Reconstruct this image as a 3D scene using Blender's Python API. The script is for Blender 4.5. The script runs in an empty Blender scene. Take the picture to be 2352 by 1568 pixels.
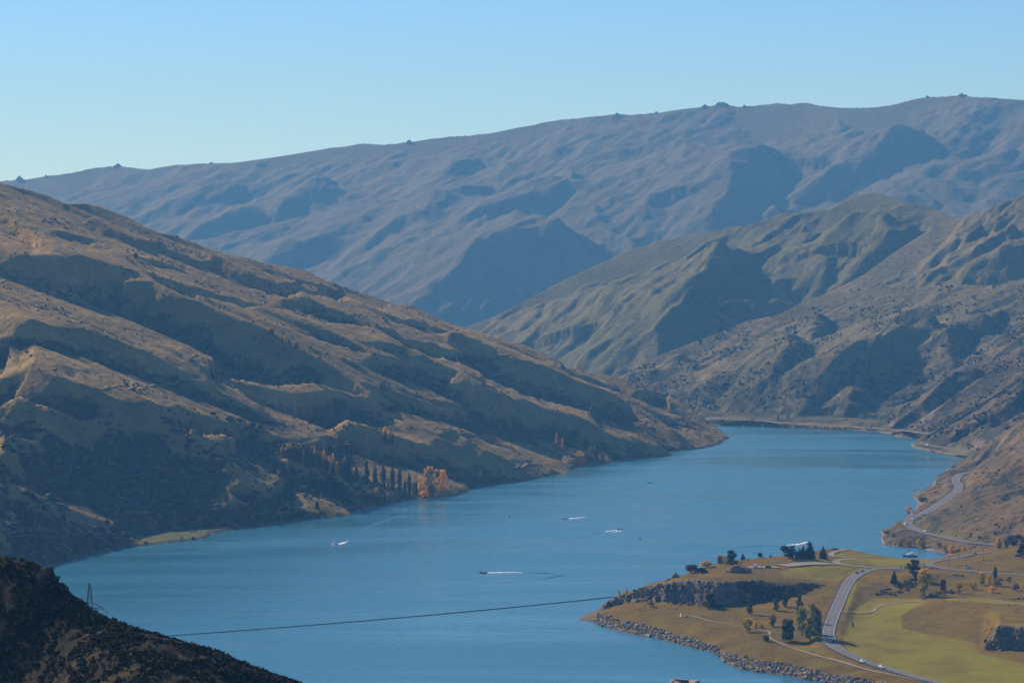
import bpy, math, random
import numpy as np
from mathutils import Vector, Matrix

random.seed(7)
rng = np.random.default_rng(7)
SC = bpy.context.scene
COL = SC.collection

# ------------------------------------------------------------------ camera, sky, sun, exposure
F, U0, V0, CZ = 5807.0, 1176.0, 600.0, 250.0      # focal length in survey units, principal column, horizon row, eye height above the lake
cam_d = bpy.data.cameras.new('camera'); cam = bpy.data.objects.new('camera', cam_d); COL.objects.link(cam)
cam_d.sensor_width = 36.0; cam_d.lens = 36.0 * F / 2352.0
cam_d.shift_y = -184.0 / 2352.0
cam_d.clip_start = 1.0; cam_d.clip_end = 60000.0
cam.location = (0, 0, CZ); cam.rotation_euler = (math.radians(90), 0, 0)
SC.camera = cam

SUN_EL = math.radians(31.0)
SUN_AZ = math.radians(40.0)                        # degrees to the left of the viewing direction
sunv = Vector((-math.sin(SUN_AZ) * math.cos(SUN_EL), math.cos(SUN_AZ) * math.cos(SUN_EL), math.sin(SUN_EL)))
world = bpy.data.worlds.new('World'); SC.world = world; world.use_nodes = True
wn = world.node_tree; wn.nodes.clear()
wo = wn.nodes.new('ShaderNodeOutputWorld'); wb = wn.nodes.new('ShaderNodeBackground'); ws = wn.nodes.new('ShaderNodeTexSky')
ws.sky_type = 'NISHITA'; ws.sun_disc = False; ws.sun_elevation = SUN_EL; ws.sun_rotation = -SUN_AZ
ws.altitude = 300; ws.air_density = 1.0; ws.dust_density = 0.0; ws.ozone_density = 4.0
wb.inputs['Strength'].default_value = 0.100
wt = wn.nodes.new('ShaderNodeMix'); wt.data_type = 'RGBA'; wt.blend_type = 'MULTIPLY'; wt.inputs[0].default_value = 1.0; wt.inputs[7].default_value = (0.475, 0.69, 1.10, 1)
wn.links.new(ws.outputs[0], wt.inputs[6]); wn.links.new(wt.outputs[2], wb.inputs['Color']); wn.links.new(wb.outputs[0], wo.inputs['Surface'])
sun_d = bpy.data.lights.new('sun', 'SUN'); sun_d.energy = 5.0; sun_d.angle = math.radians(0.53); sun_d.color = (1.0, 0.90, 0.74)
sun = bpy.data.objects.new('sun', sun_d); COL.objects.link(sun); sun.location = (-3000, 3000, 3000)
sun.rotation_euler = sunv.to_track_quat('Z', 'Y').to_euler()
SC.view_settings.view_transform = 'Standard'; SC.view_settings.look = 'None'
SC.view_settings.exposure = 0.42; SC.view_settings.gamma = 1.0; SC.view_settings.use_curve_mapping = False
SC.render.engine = 'CYCLES'
SC.cycles.use_denoising = True
try: SC.cycles.denoiser = 'OPENIMAGEDENOISE'
except Exception: pass
SC.cycles.max_bounces = 5; SC.cycles.diffuse_bounces = 2; SC.cycles.glossy_bounces = 2
SC.cycles.transmission_bounces = 2; SC.cycles.volume_bounces = 0; SC.cycles.transparent_max_bounces = 4
HAZE_DENSITY, HAZE_COLOR = 7.6e-5, (0.165, 0.50, 1.0)

# ------------------------------------------------------------------ helpers
def tag(o, label=None, cat=None, group=None, kind=None):
    if label: o['label'] = label
    if cat: o['category'] = cat
    if group: o['group'] = group
    if kind: o['kind'] = kind
    return o
def empty(name, loc=(0, 0, 0), rz=0.0):
    o = bpy.data.objects.new(name, None); COL.objects.link(o); o.location = loc; o.rotation_euler = (0, 0, rz); return o
def add(name, me, parent=None, loc=None, rot=None, scale=None):
    o = bpy.data.objects.new(name, me); COL.objects.link(o)
    if parent is not None: o.parent = parent
    if loc is not None: o.location = loc
    if rot is not None: o.rotation_euler = rot
    if scale is not None: o.scale = scale
    return o
def mesh_np(name, V, Fq, mat=None, smooth=False, n=4):
    V = np.asarray(V, np.float32); Fq = np.asarray(Fq, np.int32)
    me = bpy.data.meshes.new(name)
    me.vertices.add(len(V)); me.vertices.foreach_set('co', V.ravel())
    me.loops.add(Fq.size); me.loops.foreach_set('vertex_index', Fq.ravel())
    me.polygons.add(len(Fq))
    me.polygons.foreach_set('loop_start', np.arange(0, Fq.size, n, dtype=np.int32))
    if smooth: me.polygons.foreach_set('use_smooth', np.ones(len(Fq), bool))
    me.update(calc_edges=True)
    if mat: me.materials.append(mat)
    return me
def mesh_py(name, V, Fs, mat=None, smooth=False):
    me = bpy.data.meshes.new(name); me.from_pydata([tuple(map(float, v)) for v in V], [], Fs); me.update()
    if smooth:
        for p in me.polygons: p.use_smooth = True
    if mat: me.materials.append(mat)
    return me
class MB:
    """collects boxes, bars and tubes into one mesh"""
    def __init__(s): s.v = []; s.f = []
    def poly(s, vs, fs):
        b = len(s.v); s.v += [tuple(v) for v in vs]; s.f += [tuple(i + b for i in f) for f in fs]; return s
    def box(s, a, b, taper=(0, 0)):
        x0, y0, z0 = a; x1, y1, z1 = b; tx, ty = taper
        vs = [(x0, y0, z0), (x1, y0, z0), (x1, y1, z0), (x0, y1, z0), (x0 + tx, y0 + ty, z1), (x1 - tx, y0 + ty, z1), (x1 - tx, y1 - ty, z1), (x0 + tx, y1 - ty, z1)]
        return s.poly(vs, [(0, 3, 2, 1), (4, 5, 6, 7), (0, 1, 5, 4), (1, 2, 6, 5), (2, 3, 7, 6), (3, 0, 4, 7)])
    def tube(s, p, q, r0, r1=None, n=6):
        r1 = r0 if r1 is None else r1
        p = Vector(p); q = Vector(q); d = (q - p)
        if d.length < 1e-6: return s
        d.normalize(); a = d.orthogonal().normalized(); b = d.cross(a)
        vs = []
        for c, r in ((p, r0), (q, r1)):
            for k in range(n):
                t = 2 * math.pi * k / n; vs.append(c + a * (r * math.cos(t)) + b * (r * math.sin(t)))
        fs = [(k, (k + 1) % n, n + (k + 1) % n, n + k) for k in range(n)]
        fs += [tuple(range(n - 1, -1, -1)), tuple(range(n, 2 * n))]
        return s.poly(vs, fs)
    def mesh(s, name, mat, smooth=False): return mesh_py(name, s.v, s.f, mat, smooth)

# noise ------------------------------------------------------------
_perm = rng.permutation(1024); _perm = np.concatenate([_perm, _perm, _perm])
_ang = rng.random(1024) * 2 * np.pi; _gx = np.cos(_ang); _gy = np.sin(_ang)
def pn(x, y):
    xi = np.floor(x).astype(np.int64); yi = np.floor(y).astype(np.int64); xf = x - xi; yf = y - yi
    u = xf * xf * xf * (xf * (xf * 6 - 15) + 10); v = yf * yf * yf * (yf * (yf * 6 - 15) + 10)
    def g(ix, iy, dx, dy):
        h = _perm[_perm[ix & 1023] + (iy & 1023)] & 1023
        return _gx[h] * dx + _gy[h] * dy
    a = g(xi, yi, xf, yf); b = g(xi + 1, yi, xf - 1, yf); c = g(xi, yi + 1, xf, yf - 1); d = g(xi + 1, yi + 1, xf - 1, yf - 1)
    return 1.5 * ((a + (b - a) * u) + ((c + (d - c) * u) - (a + (b - a) * u)) * v)
def fbm(x, y, o=4, gain=0.5, lac=2.03):
    s = 0.0; a = 1.0; t = 0.0
    for k in range(o):
        s = s + a * pn(x + 17.3 * k, y - 9.1 * k); t += a; a *= gain; x = x * lac; y = y * lac
    return s / t
def ridged(x, y, o=4):
    s = 0.0; a = 1.0; t = 0.0
    for k in range(o):
        n = 1.0 - np.abs(pn(x + 31.7 * k, y + 11.9 * k)) * 1.6; s = s + a * n; t += a; a *= 0.5; x = x * 2.1; y = y * 2.1
    return s / t
def sstep(a, b, x):
    t = np.clip((x - a) / (b - a), 0, 1); return t * t * (3 - 2 * t)

# survey: screen survey coordinates -> world ------------------------
def cA(x, y): return (x / 2.743, 367.5 + y / 2.743)
def cB(x, y): return (735 + x / 2.4, 612.5 + y / 2.4)
def cC(x, y): return (x / 3.657, 857.5 + y / 3.657)
def cE(x, y): return (1470 + x / 2.667, 612.5 + y / 2.667)
def cG(x, y): return (1592.5 + x / 3.097, 183.7 + y / 3.097)
def cJ(x, y): return (612.5 + x / 2.4, 245 + y / 2.4)
def c1(x, y): return (1286.2 + x / 4.3637, 1225 + y / 4.3637)
def c2(x, y): return (1813.0 + x / 4.3637, 1225 + y / 4.3637)
def c3(x, y): return (1960.0 + x / 4.268, 918.7 + y / 4.268)
def c5(x, y): return (551.2 + x / 2.743, 949.4 + y / 2.743)
def cP(x, y): return (612.5 + x / 4.923, 992.2 + y / 4.923)
def cQ(x, y): return (1255.5 + x / 12.8, 980 + y / 12.8)
def cW(x, y): return (1090.2 + x / 5.818, 1151.5 + y / 5.818)
def cF(x, y): return (1592.5 + x / 5.486, 931 + y / 5.486)
def cN(x, y): return (1500.6 + x / 15.36, 1531.2 + y / 15.36)
def at_y(u, v, y): return np.array([(u - U0) / F * y, y, CZ - (v - V0) / F * y])
def at_z(u, v, z):
    y = (CZ - z) * F / (v - V0); return np.array([(u - U0) / F * y, y, z])
def pts(c, L): return [c(*p) for p in L]
def smooth_line(P, step):
    """Catmull-Rom through 3D points, resampled by length"""
    P = [np.asarray(p, float) for p in P]
    P = [2 * P[0] - P[1]] + P + [2 * P[-1] - P[-2]]
    out = []
    for i in range(1, len(P) - 2):
        p0, p1, p2, p3 = P[i - 1:i + 3]; n = max(2, int(np.linalg.norm(p2 - p1) / step))
        for t in np.arange(n) / n:
            out.append(0.5 * ((2 * p1) + (-p0 + p2) * t + (2 * p0 - 5 * p1 + 4 * p2 - p3) * t * t + (-p0 + 3 * p1 - 3 * p2 + p3) * t ** 3))
    out.append(P[-2]); return np.array(out)
def line_dist(X, Y, L):
    """distance to polyline L (n,>=2), side vector and parameter"""
    best = np.full(X.shape, 1e18); T = np.zeros(X.shape); NX = np.zeros(X.shape); NY = np.zeros(X.shape); ZZ = np.zeros(X.shape)
    n = len(L) - 1
    for i in range(n):
        ax, ay = L[i][0], L[i][1]; bx, by = L[i + 1][0] - ax, L[i + 1][1] - ay; l2 = bx * bx + by * by + 1e-9
        t = np.clip(((X - ax) * bx + (Y - ay) * by) / l2, 0, 1); dx = X - ax - t * bx; dy = Y - ay - t * by; d = dx * dx + dy * dy
        m = d < best
        best = np.where(m, d, best); T = np.where(m, (i + t) / n, T); NX = np.where(m, dx, NX); NY = np.where(m, dy, NY)
        if len(L[i]) > 2: ZZ = np.where(m, L[i][2] + t * (L[i + 1][2] - L[i][2]), ZZ)
    return np.sqrt(best), T, NX, NY, ZZ
def inside(X, Y, P):
    r = np.zeros(X.shape, bool); n = len(P); j = n - 1
    for i in range(n):
        xi, yi = P[i][0], P[i][1]; xj, yj = P[j][0], P[j][1]
        if yi != yj: r ^= ((yi > Y) != (yj > Y)) & (X < (xj - xi) * (Y - yi) / (yj - yi) + xi)
        j = i
    return r
class TPS:
    def __init__(s, P, lam=1.0):
        P = np.array(P, float); s.c = P[:, :2].mean(0); s.k = 300.0
        A = (P[:, :2] - s.c) / s.k; n = len(A); s.A = A
        r2 = ((A[:, None] - A[None]) ** 2).sum(-1); K = 0.5 * r2 * np.log(r2 + 1e-12) + np.eye(n) * lam * 1e-4
        Q = np.hstack([np.ones((n, 1)), A]); M = np.block([[K, Q], [Q.T, np.zeros((3, 3))]])
        s.w = np.linalg.solve(M, np.concatenate([P[:, 2], np.zeros(3)]))
    def __call__(s, X, Y):
        x = (X - s.c[0]) / s.k; y = (Y - s.c[1]) / s.k; n = len(s.A)
        z = s.w[n] + s.w[n + 1] * x + s.w[n + 2] * y
        for i in range(n):
            r2 = (x - s.A[i, 0]) ** 2 + (y - s.A[i, 1]) ** 2; z = z + s.w[i] * 0.5 * r2 * np.log(r2 + 1e-12)
        return z

# ------------------------------------------------------------------ materials
def mat(name):
    m = bpy.data.materials.new(name); m.use_nodes = True; nt = m.node_tree; nt.nodes.clear()
    return m, nt, lambda t, **k: _nd(nt, t, **k)
def _nd(nt, t, **k):
    n = nt.nodes.new(t)
    for a, b in k.items(): setattr(n, a, b)
    return n
def pbsdf(nt, N, color=None, rough=0.8, spec=0.2):
    o = N('ShaderNodeOutputMaterial'); p = N('ShaderNodeBsdfPrincipled')
    p.inputs['Roughness'].default_value = rough; p.inputs['Specular IOR Level'].default_value = spec
    if color is not None: p.inputs['Base Color'].default_value = (*color, 1)
    nt.links.new(p.outputs[0], o.inputs['Surface']); return p, o
def noise(nt, N, scale, detail=4, rough=0.55, vec=None, dist=0.0):
    n = N('ShaderNodeTexNoise'); n.inputs['Scale'].default_value = scale; n.inputs['Detail'].default_value = detail
    n.inputs['Roughness'].default_value = rough; n.inputs['Distortion'].default_value = dist
    if vec is not None: nt.links.new(vec, n.inputs['Vector'])
    return n
def ramp(nt, N, src, a, b, ca=(0, 0, 0), cb=(1, 1, 1)):
    r = N('ShaderNodeValToRGB'); r.color_ramp.elements[0].position = a; r.color_ramp.elements[1].position = b
    r.color_ramp.elements[0].color = (*ca, 1); r.color_ramp.elements[1].color = (*cb, 1)
    nt.links.new(src, r.inputs[0]); return r.outputs[0]
def mix(nt, N, fac, a, b, mode='MIX'):
    m = N('ShaderNodeMix', data_type='RGBA', blend_type=mode)
    if isinstance(fac, (int, float)): m.inputs[0].default_value = fac
    else: nt.links.new(fac, m.inputs[0])
    for s, i in ((a, 6), (b, 7)):
        if isinstance(s, tuple): m.inputs[i].default_value = (*s, 1)
        else: nt.links.new(s, m.inputs[i])
    return m.outputs[2]
def plain(name, color, rough=0.6, spec=0.3, metal=0.0, var=0.12, scale=2.0):
    m, nt, N = mat(name); p, o = pbsdf(nt, N, color, rough, spec); p.inputs['Metallic'].default_value = metal
    tc = N('ShaderNodeTexCoord'); n = noise(nt, N, scale, 3, 0.6, tc.outputs['Object'])
    d = tuple(c * (1 - var) for c in color); b = tuple(min(1, c * (1 + var)) for c in color)
    nt.links.new(ramp(nt, N, n.outputs['Fac'], 0.3, 0.7, d, b), p.inputs['Base Color'])
    return m
def hill_mat(name, dry, olive, scrub, rock, big=200., mid=38., fine=6., scrub_lo=0.53, scrub_hi=0.63, bump=0.6, green=(0.075, 0.085, 0.028)):
    """tussock grass with olive patches and dark scrub; colour attribute 'cover': r green grass, g rock, b scrub"""
    m, nt, N = mat(name); p, o = pbsdf(nt, N, None, 0.95, 0.05)
    ge = N('ShaderNodeNewGeometry'); pos = ge.outputs['Position']
    nb = noise(nt, N, 1 / big, 4, 0.55, pos, 0.4); nm = noise(nt, N, 1 / mid, 6, 0.62, pos, 0.3); nf = noise(nt, N, 1 / fine, 5, 0.65, pos)
    c = mix(nt, N, ramp(nt, N, nb.outputs['Fac'], 0.38, 0.64), dry, olive)
    c = mix(nt, N, ramp(nt, N, nf.outputs['Fac'], 0.35, 0.7), c, tuple(x * 0.60 for x in dry))
    c = mix(nt, N, ramp(nt, N, nm.outputs['Fac'], 0.40, 0.75), c, tuple(0.5 * (x + y) for x, y in zip(olive, scrub)))
    at = N('ShaderNodeVertexColor', layer_name='cover'); sp = N('ShaderNodeSeparateColor'); nt.links.new(at.outputs[0], sp.inputs[0])
    gm = mix(nt, N, nf.outputs['Fac'], tuple(x * 0.8 for x in green), tuple(x * 1.25 for x in green))
    c = mix(nt, N, sp.outputs[0], c, gm)
    nv = noise(nt, N, 1 / 11., 6, 0.7, pos, 0.5)
    ad = N('ShaderNodeMath', operation='ADD'); nt.links.new(nv.outputs['Fac'], ad.inputs[0])
    sb = N('ShaderNodeMath', operation='MULTIPLY_ADD'); nt.links.new(sp.outputs[2], sb.inputs[0]); sb.inputs[1].default_value = 0.30; sb.inputs[2].default_value = 0.0
    nt.links.new(sb.outputs[0], ad.inputs[1])
    c = mix(nt, N, ramp(nt, N, ad.outputs[0], scrub_lo, scrub_hi), c, scrub)
    rk = mix(nt, N, ramp(nt, N, nf.outputs['Fac'], 0.35, 0.65), tuple(x * 0.55 for x in rock), tuple(min(1, x * 1.35) for x in rock))
    c = mix(nt, N, sp.outputs[1], c, rk)
    nt.links.new(c, p.inputs['Base Color'])
    bp = N('ShaderNodeBump'); bp.inputs['Strength'].default_value = bump; bp.inputs['Distance'].default_value = fine * 0.45
    nt.links.new(nf.outputs['Fac'], bp.inputs['Height']); nt.links.new(bp.outputs[0], p.inputs['Normal'])
    return m
M = {}
M['hill_left'] = hill_mat('hill_left', (0.39, 0.25, 0.080), (0.205, 0.146, 0.045), (0.036, 0.030, 0.012), (0.16, 0.14, 0.12), 240, 42, 7, 0.56, 0.80, 0.8)
M['hill_far'] = hill_mat('hill_far', (0.130, 0.104, 0.070), (0.084, 0.072, 0.046), (0.045, 0.042, 0.028), (0.16, 0.13, 0.11), 700, 150, 30, 0.60, 0.85, 0.6)
M['hill_mid'] = hill_mat('hill_mid', (0.27, 0.195, 0.105), (0.14, 0.125, 0.052), (0.036, 0.038, 0.020), (0.20, 0.16, 0.14), 300, 60, 12, 0.56, 0.76, 0.7)
M['hill_right'] = hill_mat('hill_right', (0.215, 0.140, 0.070), (0.115, 0.088, 0.045), (0.035, 0.036, 0.022), (0.26, 0.19, 0.16), 160, 36, 7, 0.56, 0.66, 0.8, (0.15, 0.15, 0.035))
M['head'] = hill_mat('head', (0.190, 0.116, 0.016), (0.138, 0.096, 0.016), (0.045, 0.038, 0.016), (0.15, 0.12, 0.095), 60, 18, 2.5, 0.60, 0.76, 0.5, (0.185, 0.160, 0.014))
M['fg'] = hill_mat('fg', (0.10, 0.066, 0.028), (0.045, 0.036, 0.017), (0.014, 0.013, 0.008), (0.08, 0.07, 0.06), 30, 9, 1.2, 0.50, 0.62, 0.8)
def scrub_mat(name, a, b, c):
    m, nt, N = mat(name); p, o = pbsdf(nt, N, None, 0.95, 0.05); ge = N('ShaderNodeNewGeometry')
    r = N('ShaderNodeValToRGB'); r.color_ramp.elements[0].color = (*a, 1); r.color_ramp.elements[1].color = (*c, 1)
    e = r.color_ramp.elements.new(0.6); e.color = (*b, 1)
    nt.links.new(ge.outputs['Random Per Island'], r.inputs[0]); nt.links.new(r.outputs[0], p.inputs['Base Color']); return m
M['scrub'] = scrub_mat('scrub', (0.022, 0.024, 0.015), (0.040, 0.038, 0.022), (0.085, 0.068, 0.035))
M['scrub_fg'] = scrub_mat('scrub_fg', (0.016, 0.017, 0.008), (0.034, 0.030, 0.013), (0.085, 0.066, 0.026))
M['rock'] = hill_mat('rock', (0.25, 0.175, 0.105), (0.15, 0.108, 0.066), (0.06, 0.046, 0.028), (0.1, 0.1, 0.1), 9, 4, 1.2, 0.66, 0.85, 0.9)
M['rock_far'] = plain('rock_far', (0.10, 0.085, 0.07), 0.95, 0.05, 0, 0.4, 0.05)
M['stone'] = None
def stone_mat():
    m, nt, N = mat('stone'); p, o = pbsdf(nt, N, None, 0.85, 0.15); ge = N('ShaderNodeNewGeometry'); oi = N('ShaderNodeObjectInfo')
    ad = N('ShaderNodeMath', operation='ADD'); nt.links.new(ge.outputs['Random Per Island'], ad.inputs[0]); nt.links.new(oi.outputs['Random'], ad.inputs[1])
    fr = N('ShaderNodeMath', operation='FRACT'); nt.links.new(ad.outputs[0], fr.inputs[0])
    c = ramp(nt, N, fr.outputs[0], 0.0, 1.0, (0.085, 0.072, 0.058), (0.40, 0.35, 0.285))
    n = noise(nt, N, 2.2, 4, 0.6, ge.outputs['Position']); c2_ = mix(nt, N, ramp(nt, N, n.outputs['Fac'], 0.4, 0.7), c, (0.06, 0.055, 0.05))
    nt.links.new(c2_, p.inputs['Base Color']); return m
M['stone'] = stone_mat()
def road_mat(name, col, var=0.15):
    m, nt, N = mat(name); p, o = pbsdf(nt, N, None, 0.85, 0.2); ge = N('ShaderNodeNewGeometry')
    n = noise(nt, N, 0.25, 5, 0.6, ge.outputs['Position']); n2 = noise(nt, N, 0.02, 3, 0.5, ge.outputs['Position'])
    c = mix(nt, N, ramp(nt, N, n.outputs['Fac'], 0.3, 0.7), tuple(x * (1 - var) for x in col), tuple(x * (1 + var) for x in col))
    c = mix(nt, N, ramp(nt, N, n2.outputs['Fac'], 0.35, 0.7), c, tuple(x * 1.25 for x in col)); nt.links.new(c, p.inputs['Base Color']); return m
M['asphalt'] = road_mat('asphalt', (0.105, 0.104, 0.106)); M['gravel'] = road_mat('gravel', (0.20, 0.175, 0.14)); M['dirt'] = road_mat('dirt', (0.19, 0.14, 0.08))
M['paint_w'] = plain('paint_w', (0.75, 0.75, 0.72), 0.7)
M['foam'] = plain('foam', (0.82, 0.85, 0.88), 0.7, 0.2, 0, 0.1, 0.4)
def water_mat():
    m, nt, N = mat('lake_water'); p, o = pbsdf(nt, N, (0.028, 0.138, 0.205), 0.16, 0.5); p.inputs['IOR'].default_value = 1.33
    ge = N('ShaderNodeNewGeometry'); mp = N('ShaderNodeMapping'); mp.inputs['Scale'].default_value = (0.45, 1.0, 1.0); mp.inputs['Rotation'].default_value = (0, 0, math.radians(-8))
    nt.links.new(ge.outputs['Position'], mp.inputs['Vector'])
    n1 = noise(nt, N, 0.55, 3, 0.6, mp.outputs[0], 0.3); n2 = noise(nt, N, 0.11, 4, 0.6, mp.outputs[0], 0.6)
    mp2 = N('ShaderNodeMapping'); mp2.inputs['Scale'].default_value = (0.22, 1.0, 1.0); mp2.inputs['Rotation'].default_value = (0, 0, math.radians(-14)); nt.links.new(ge.outputs['Position'], mp2.inputs['Vector'])
    wind = noise(nt, N, 0.008, 4, 0.6, mp2.outputs[0], 1.0)
    w = N('ShaderNodeMapRange'); nt.links.new(wind.outputs['Fac'], w.inputs['Value']); w.inputs['From Min'].default_value = 0.36; w.inputs['From Max'].default_value = 0.66
    w.inputs['To Min'].default_value = 0.10; w.inputs['To Max'].default_value = 0.34; nt.links.new(w.outputs[0], p.inputs['Roughness'])
    b1 = N('ShaderNodeBump'); b1.inputs['Distance'].default_value = 0.30; nt.links.new(n1.outputs['Fac'], b1.inputs['Height'])
    ws_ = N('ShaderNodeMapRange'); nt.links.new(wind.outputs['Fac'], ws_.inputs['Value']); ws_.inputs['From Min'].default_value = 0.36; ws_.inputs['From Max'].default_value = 0.66
    ws_.inputs['To Min'].default_value = 0.28; ws_.inputs['To Max'].default_value = 1.0; nt.links.new(ws_.outputs[0], b1.inputs['Strength'])
    b2 = N('ShaderNodeBump'); b2.inputs['Distance'].default_value = 0.9; b2.inputs['Strength'].default_value = 0.4; nt.links.new(n2.outputs['Fac'], b2.inputs['Height'])
    nt.links.new(b1.outputs[0], b2.inputs['Normal']); nt.links.new(b2.outputs[0], p.inputs['Normal']); return m
M['water'] = water_mat()
def leaf_mat(name, trans=0.35):
    """leaf colour from the object's own colour; alpha = how much of the crown top has turned gold"""
    m, nt, N = mat(name); o = N('ShaderNodeOutputMaterial'); oi = N('ShaderNodeObjectInfo'); tc = N('ShaderNodeTexCoord'); ge = N('ShaderNodeNewGeometry')
    sx = N('ShaderNodeSeparateXYZ'); nt.links.new(tc.outputs['Object'], sx.inputs[0])
    nz = noise(nt, N, 5.0, 3, 0.6, tc.outputs['Object'])
    a = N('ShaderNodeMath', operation='MULTIPLY_ADD'); nt.links.new(nz.outputs['Fac'], a.inputs[0]); a.inputs[1].default_value = 0.9; nt.links.new(sx.outputs[2], a.inputs[2])
    b = N('ShaderNodeMath', operation='ADD'); nt.links.new(a.outputs[0], b.inputs[0]); nt.links.new(oi.outputs['Alpha'], b.inputs[1])
    f = ramp(nt, N, b.outputs[0], 0.0, 1.0); f.node.color_ramp.elements[0].position = 0.0
    mr = N('ShaderNodeMapRange'); nt.links.new(b.outputs[0], mr.inputs['Value']); mr.inputs['From Min'].default_value = 1.45; mr.inputs['From Max'].default_value = 1.8
    c = mix(nt, N, mr.outputs[0], oi.outputs['Color'], (0.72, 0.40, 0.02))
    v = N('ShaderNodeMapRange'); nt.links.new(ge.outputs['Random Per Island'], v.inputs['Value']); v.inputs['To Min'].default_value = 0.55; v.inputs['To Max'].default_value = 1.35
    hv = N('ShaderNodeHueSaturation'); nt.links.new(c, hv.inputs['Color']); nt.links.new(v.outputs[0], hv.inputs['Value'])
    d = N('ShaderNodeBsdfDiffuse'); t = N('ShaderNodeBsdfTranslucent'); s = N('ShaderNodeMixShader'); s.inputs[0].default_value = trans
    nt.links.new(hv.outputs[0], d.inputs[0]); nt.links.new(hv.outputs[0], t.inputs[0]); nt.links.new(d.outputs[0], s.inputs[1]); nt.links.new(t.outputs[0], s.inputs[2])
    nt.links.new(s.outputs[0], o.inputs['Surface']); return m
M['leaf'] = leaf_mat('leaf', 0.5); M['needle'] = leaf_mat('needle', 0.10)
M['bark'] = plain('bark', (0.09, 0.075, 0.06), 0.9, 0.1, 0, 0.3, 3)
M['glass'] = plain('glass', (0.015, 0.018, 0.022), 0.12, 0.6); M['tyre'] = plain('tyre', (0.02, 0.02, 0.02), 0.9)
M['lamp'] = plain('lamp', (0.7, 0.7, 0.66), 0.2, 0.6); M['chrome'] = plain('chrome', (0.5, 0.5, 0.52), 0.3, 0.5, 0.8)
for k, c in dict(car_white=(0.78, 0.78, 0.77), car_silver=(0.42, 0.44, 0.46), car_blue=(0.03, 0.06, 0.16), car_dark=(0.03, 0.032, 0.036), boat_white=(0.8, 0.8, 0.8),
                 boat_dark=(0.05, 0.055, 0.07), boat_blue=(0.06, 0.09, 0.16), boat_red=(0.22, 0.07, 0.05)).items(): M[k] = plain(k, c, 0.35, 0.5, 0, 0.04)
M['steel'] = plain('steel', (0.10, 0.105, 0.11), 0.6, 0.4, 0.3); M['galv'] = plain('galv', (0.42, 0.43, 0.44), 0.5, 0.4, 0.3); M['rail_dark'] = plain('rail_dark', (0.05, 0.055, 0.065), 0.7)
M['wood'] = plain('wood', (0.33, 0.24, 0.17), 0.85, 0.1, 0, 0.25, 3); M['wood_dark'] = plain('wood_dark', (0.055, 0.042, 0.035), 0.9, 0.1, 0, 0.3, 3)
M['cable'] = plain('cable', (0.62, 0.60, 0.57), 0.5, 0.4); M['float'] = plain('float', (0.06, 0.055, 0.05), 0.8, 0.2, 0, 0.3, 1)
M['board'] = plain('board', (0.75, 0.74, 0.68), 0.6); M['skin'] = plain('skin', (0.45, 0.28, 0.2), 0.6); M['wetsuit'] = plain('wetsuit', (0.02, 0.022, 0.03), 0.6)

# ------------------------------------------------------------------ the lake's outline
left_shore = [at_z(u, v, 0)[:2] for u, v in [(60, 1312), (130, 1296), (200, 1275), (280, 1258), (350, 1250), (400, 1245), (440, 1241), (470, 1236), (482, 1230), (480, 1225), (505, 1221),
    (560, 1214), (640, 1202), (700, 1193), (760, 1189), (803, 1183), (806, 1176), (850, 1164), (900, 1154), (950, 1146), (1005, 1142), (1050, 1138), (1076, 1129), (1082, 1121), (1110, 1116), (1150, 1110),
    (1200, 1104), (1240, 1098), (1270, 1091), (1300, 1085), (1325, 1073), (1360, 1068), (1400, 1064), (1415, 1058), (1470, 1052), (1520, 1049), (1548, 1044), (1530, 1038), (1570, 1034), (1620, 1029), (1655, 1020), (1664, 1012), (1676, 1005), (1664, 997), (1650, 990), (1630, 984), (1600, 981), (1500, 978), (1300, 976)]]
far_shore = [at_z(u, v, 0)[:2] for u, v in [(1300, 940), (1500, 952), (1600, 966), (1640, 975), (1660, 978), (1700, 979), (1790, 982), (1850, 983), (1900, 985), (1960, 988), (2020, 991), (2045, 997), (2060, 1003), (2085, 1005), (2112, 1006),
    (2105, 1012), (2092, 1020), (2096, 1026), (2140, 1036), (2190, 1045), (2216, 1051)]]
right_shore = [at_z(*c3(x, y), 0)[:2] for x, y in [(1130, 575), (1010, 615), (890, 700), (800, 790), (755, 850), (640, 905), (580, 950), (632, 985), (622, 1052), (560, 1115), (480, 1180), (400, 1245), (300, 1272), (265, 1282), (292, 1332), (270, 1356), (290, 1412), (420, 1432), (600, 1442), (800, 1482), (930, 1500)]]
cove = [at_z(*c2(x, y), 0)[:2] for x, y in [(1590, 200), (1600, 212), (1520, 247), (1440, 259), (1300, 252)]]
north = []
for (u, v), z, off in [(c2(1140, 243), 1.5, 6), (c2(1000, 215), 6, 10), (c2(870, 187), 12, 14), (c2(700, 152), 19, 22), (c2(560, 137), 21, 22), (c2(400, 150), 22, 22), (c2(290, 182), 23, 40), (c2(150, 180), 23, 34),
                       (c1(2230, 238), 23, 22), (c1(2110, 237), 23, 20), (c1(1950, 242), 23, 18), (c1(1780, 258), 22, 17), (c1(1600, 275), 21, 16), (c1(1400, 305), 21, 14), (c1(1240, 380), 19, 12), (c1(1060, 452), 17, 11), (c1(870, 492), 16, 11), (c1(700, 570), 13, 9), (c1(575, 612), 10, 8), (c1(500, 650), 8, 7), (c1(450, 735), 3, 5)]:
    p = at_z(u, v, z); north.append(p[:2] * (p[1] + off) / p[1])
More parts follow.
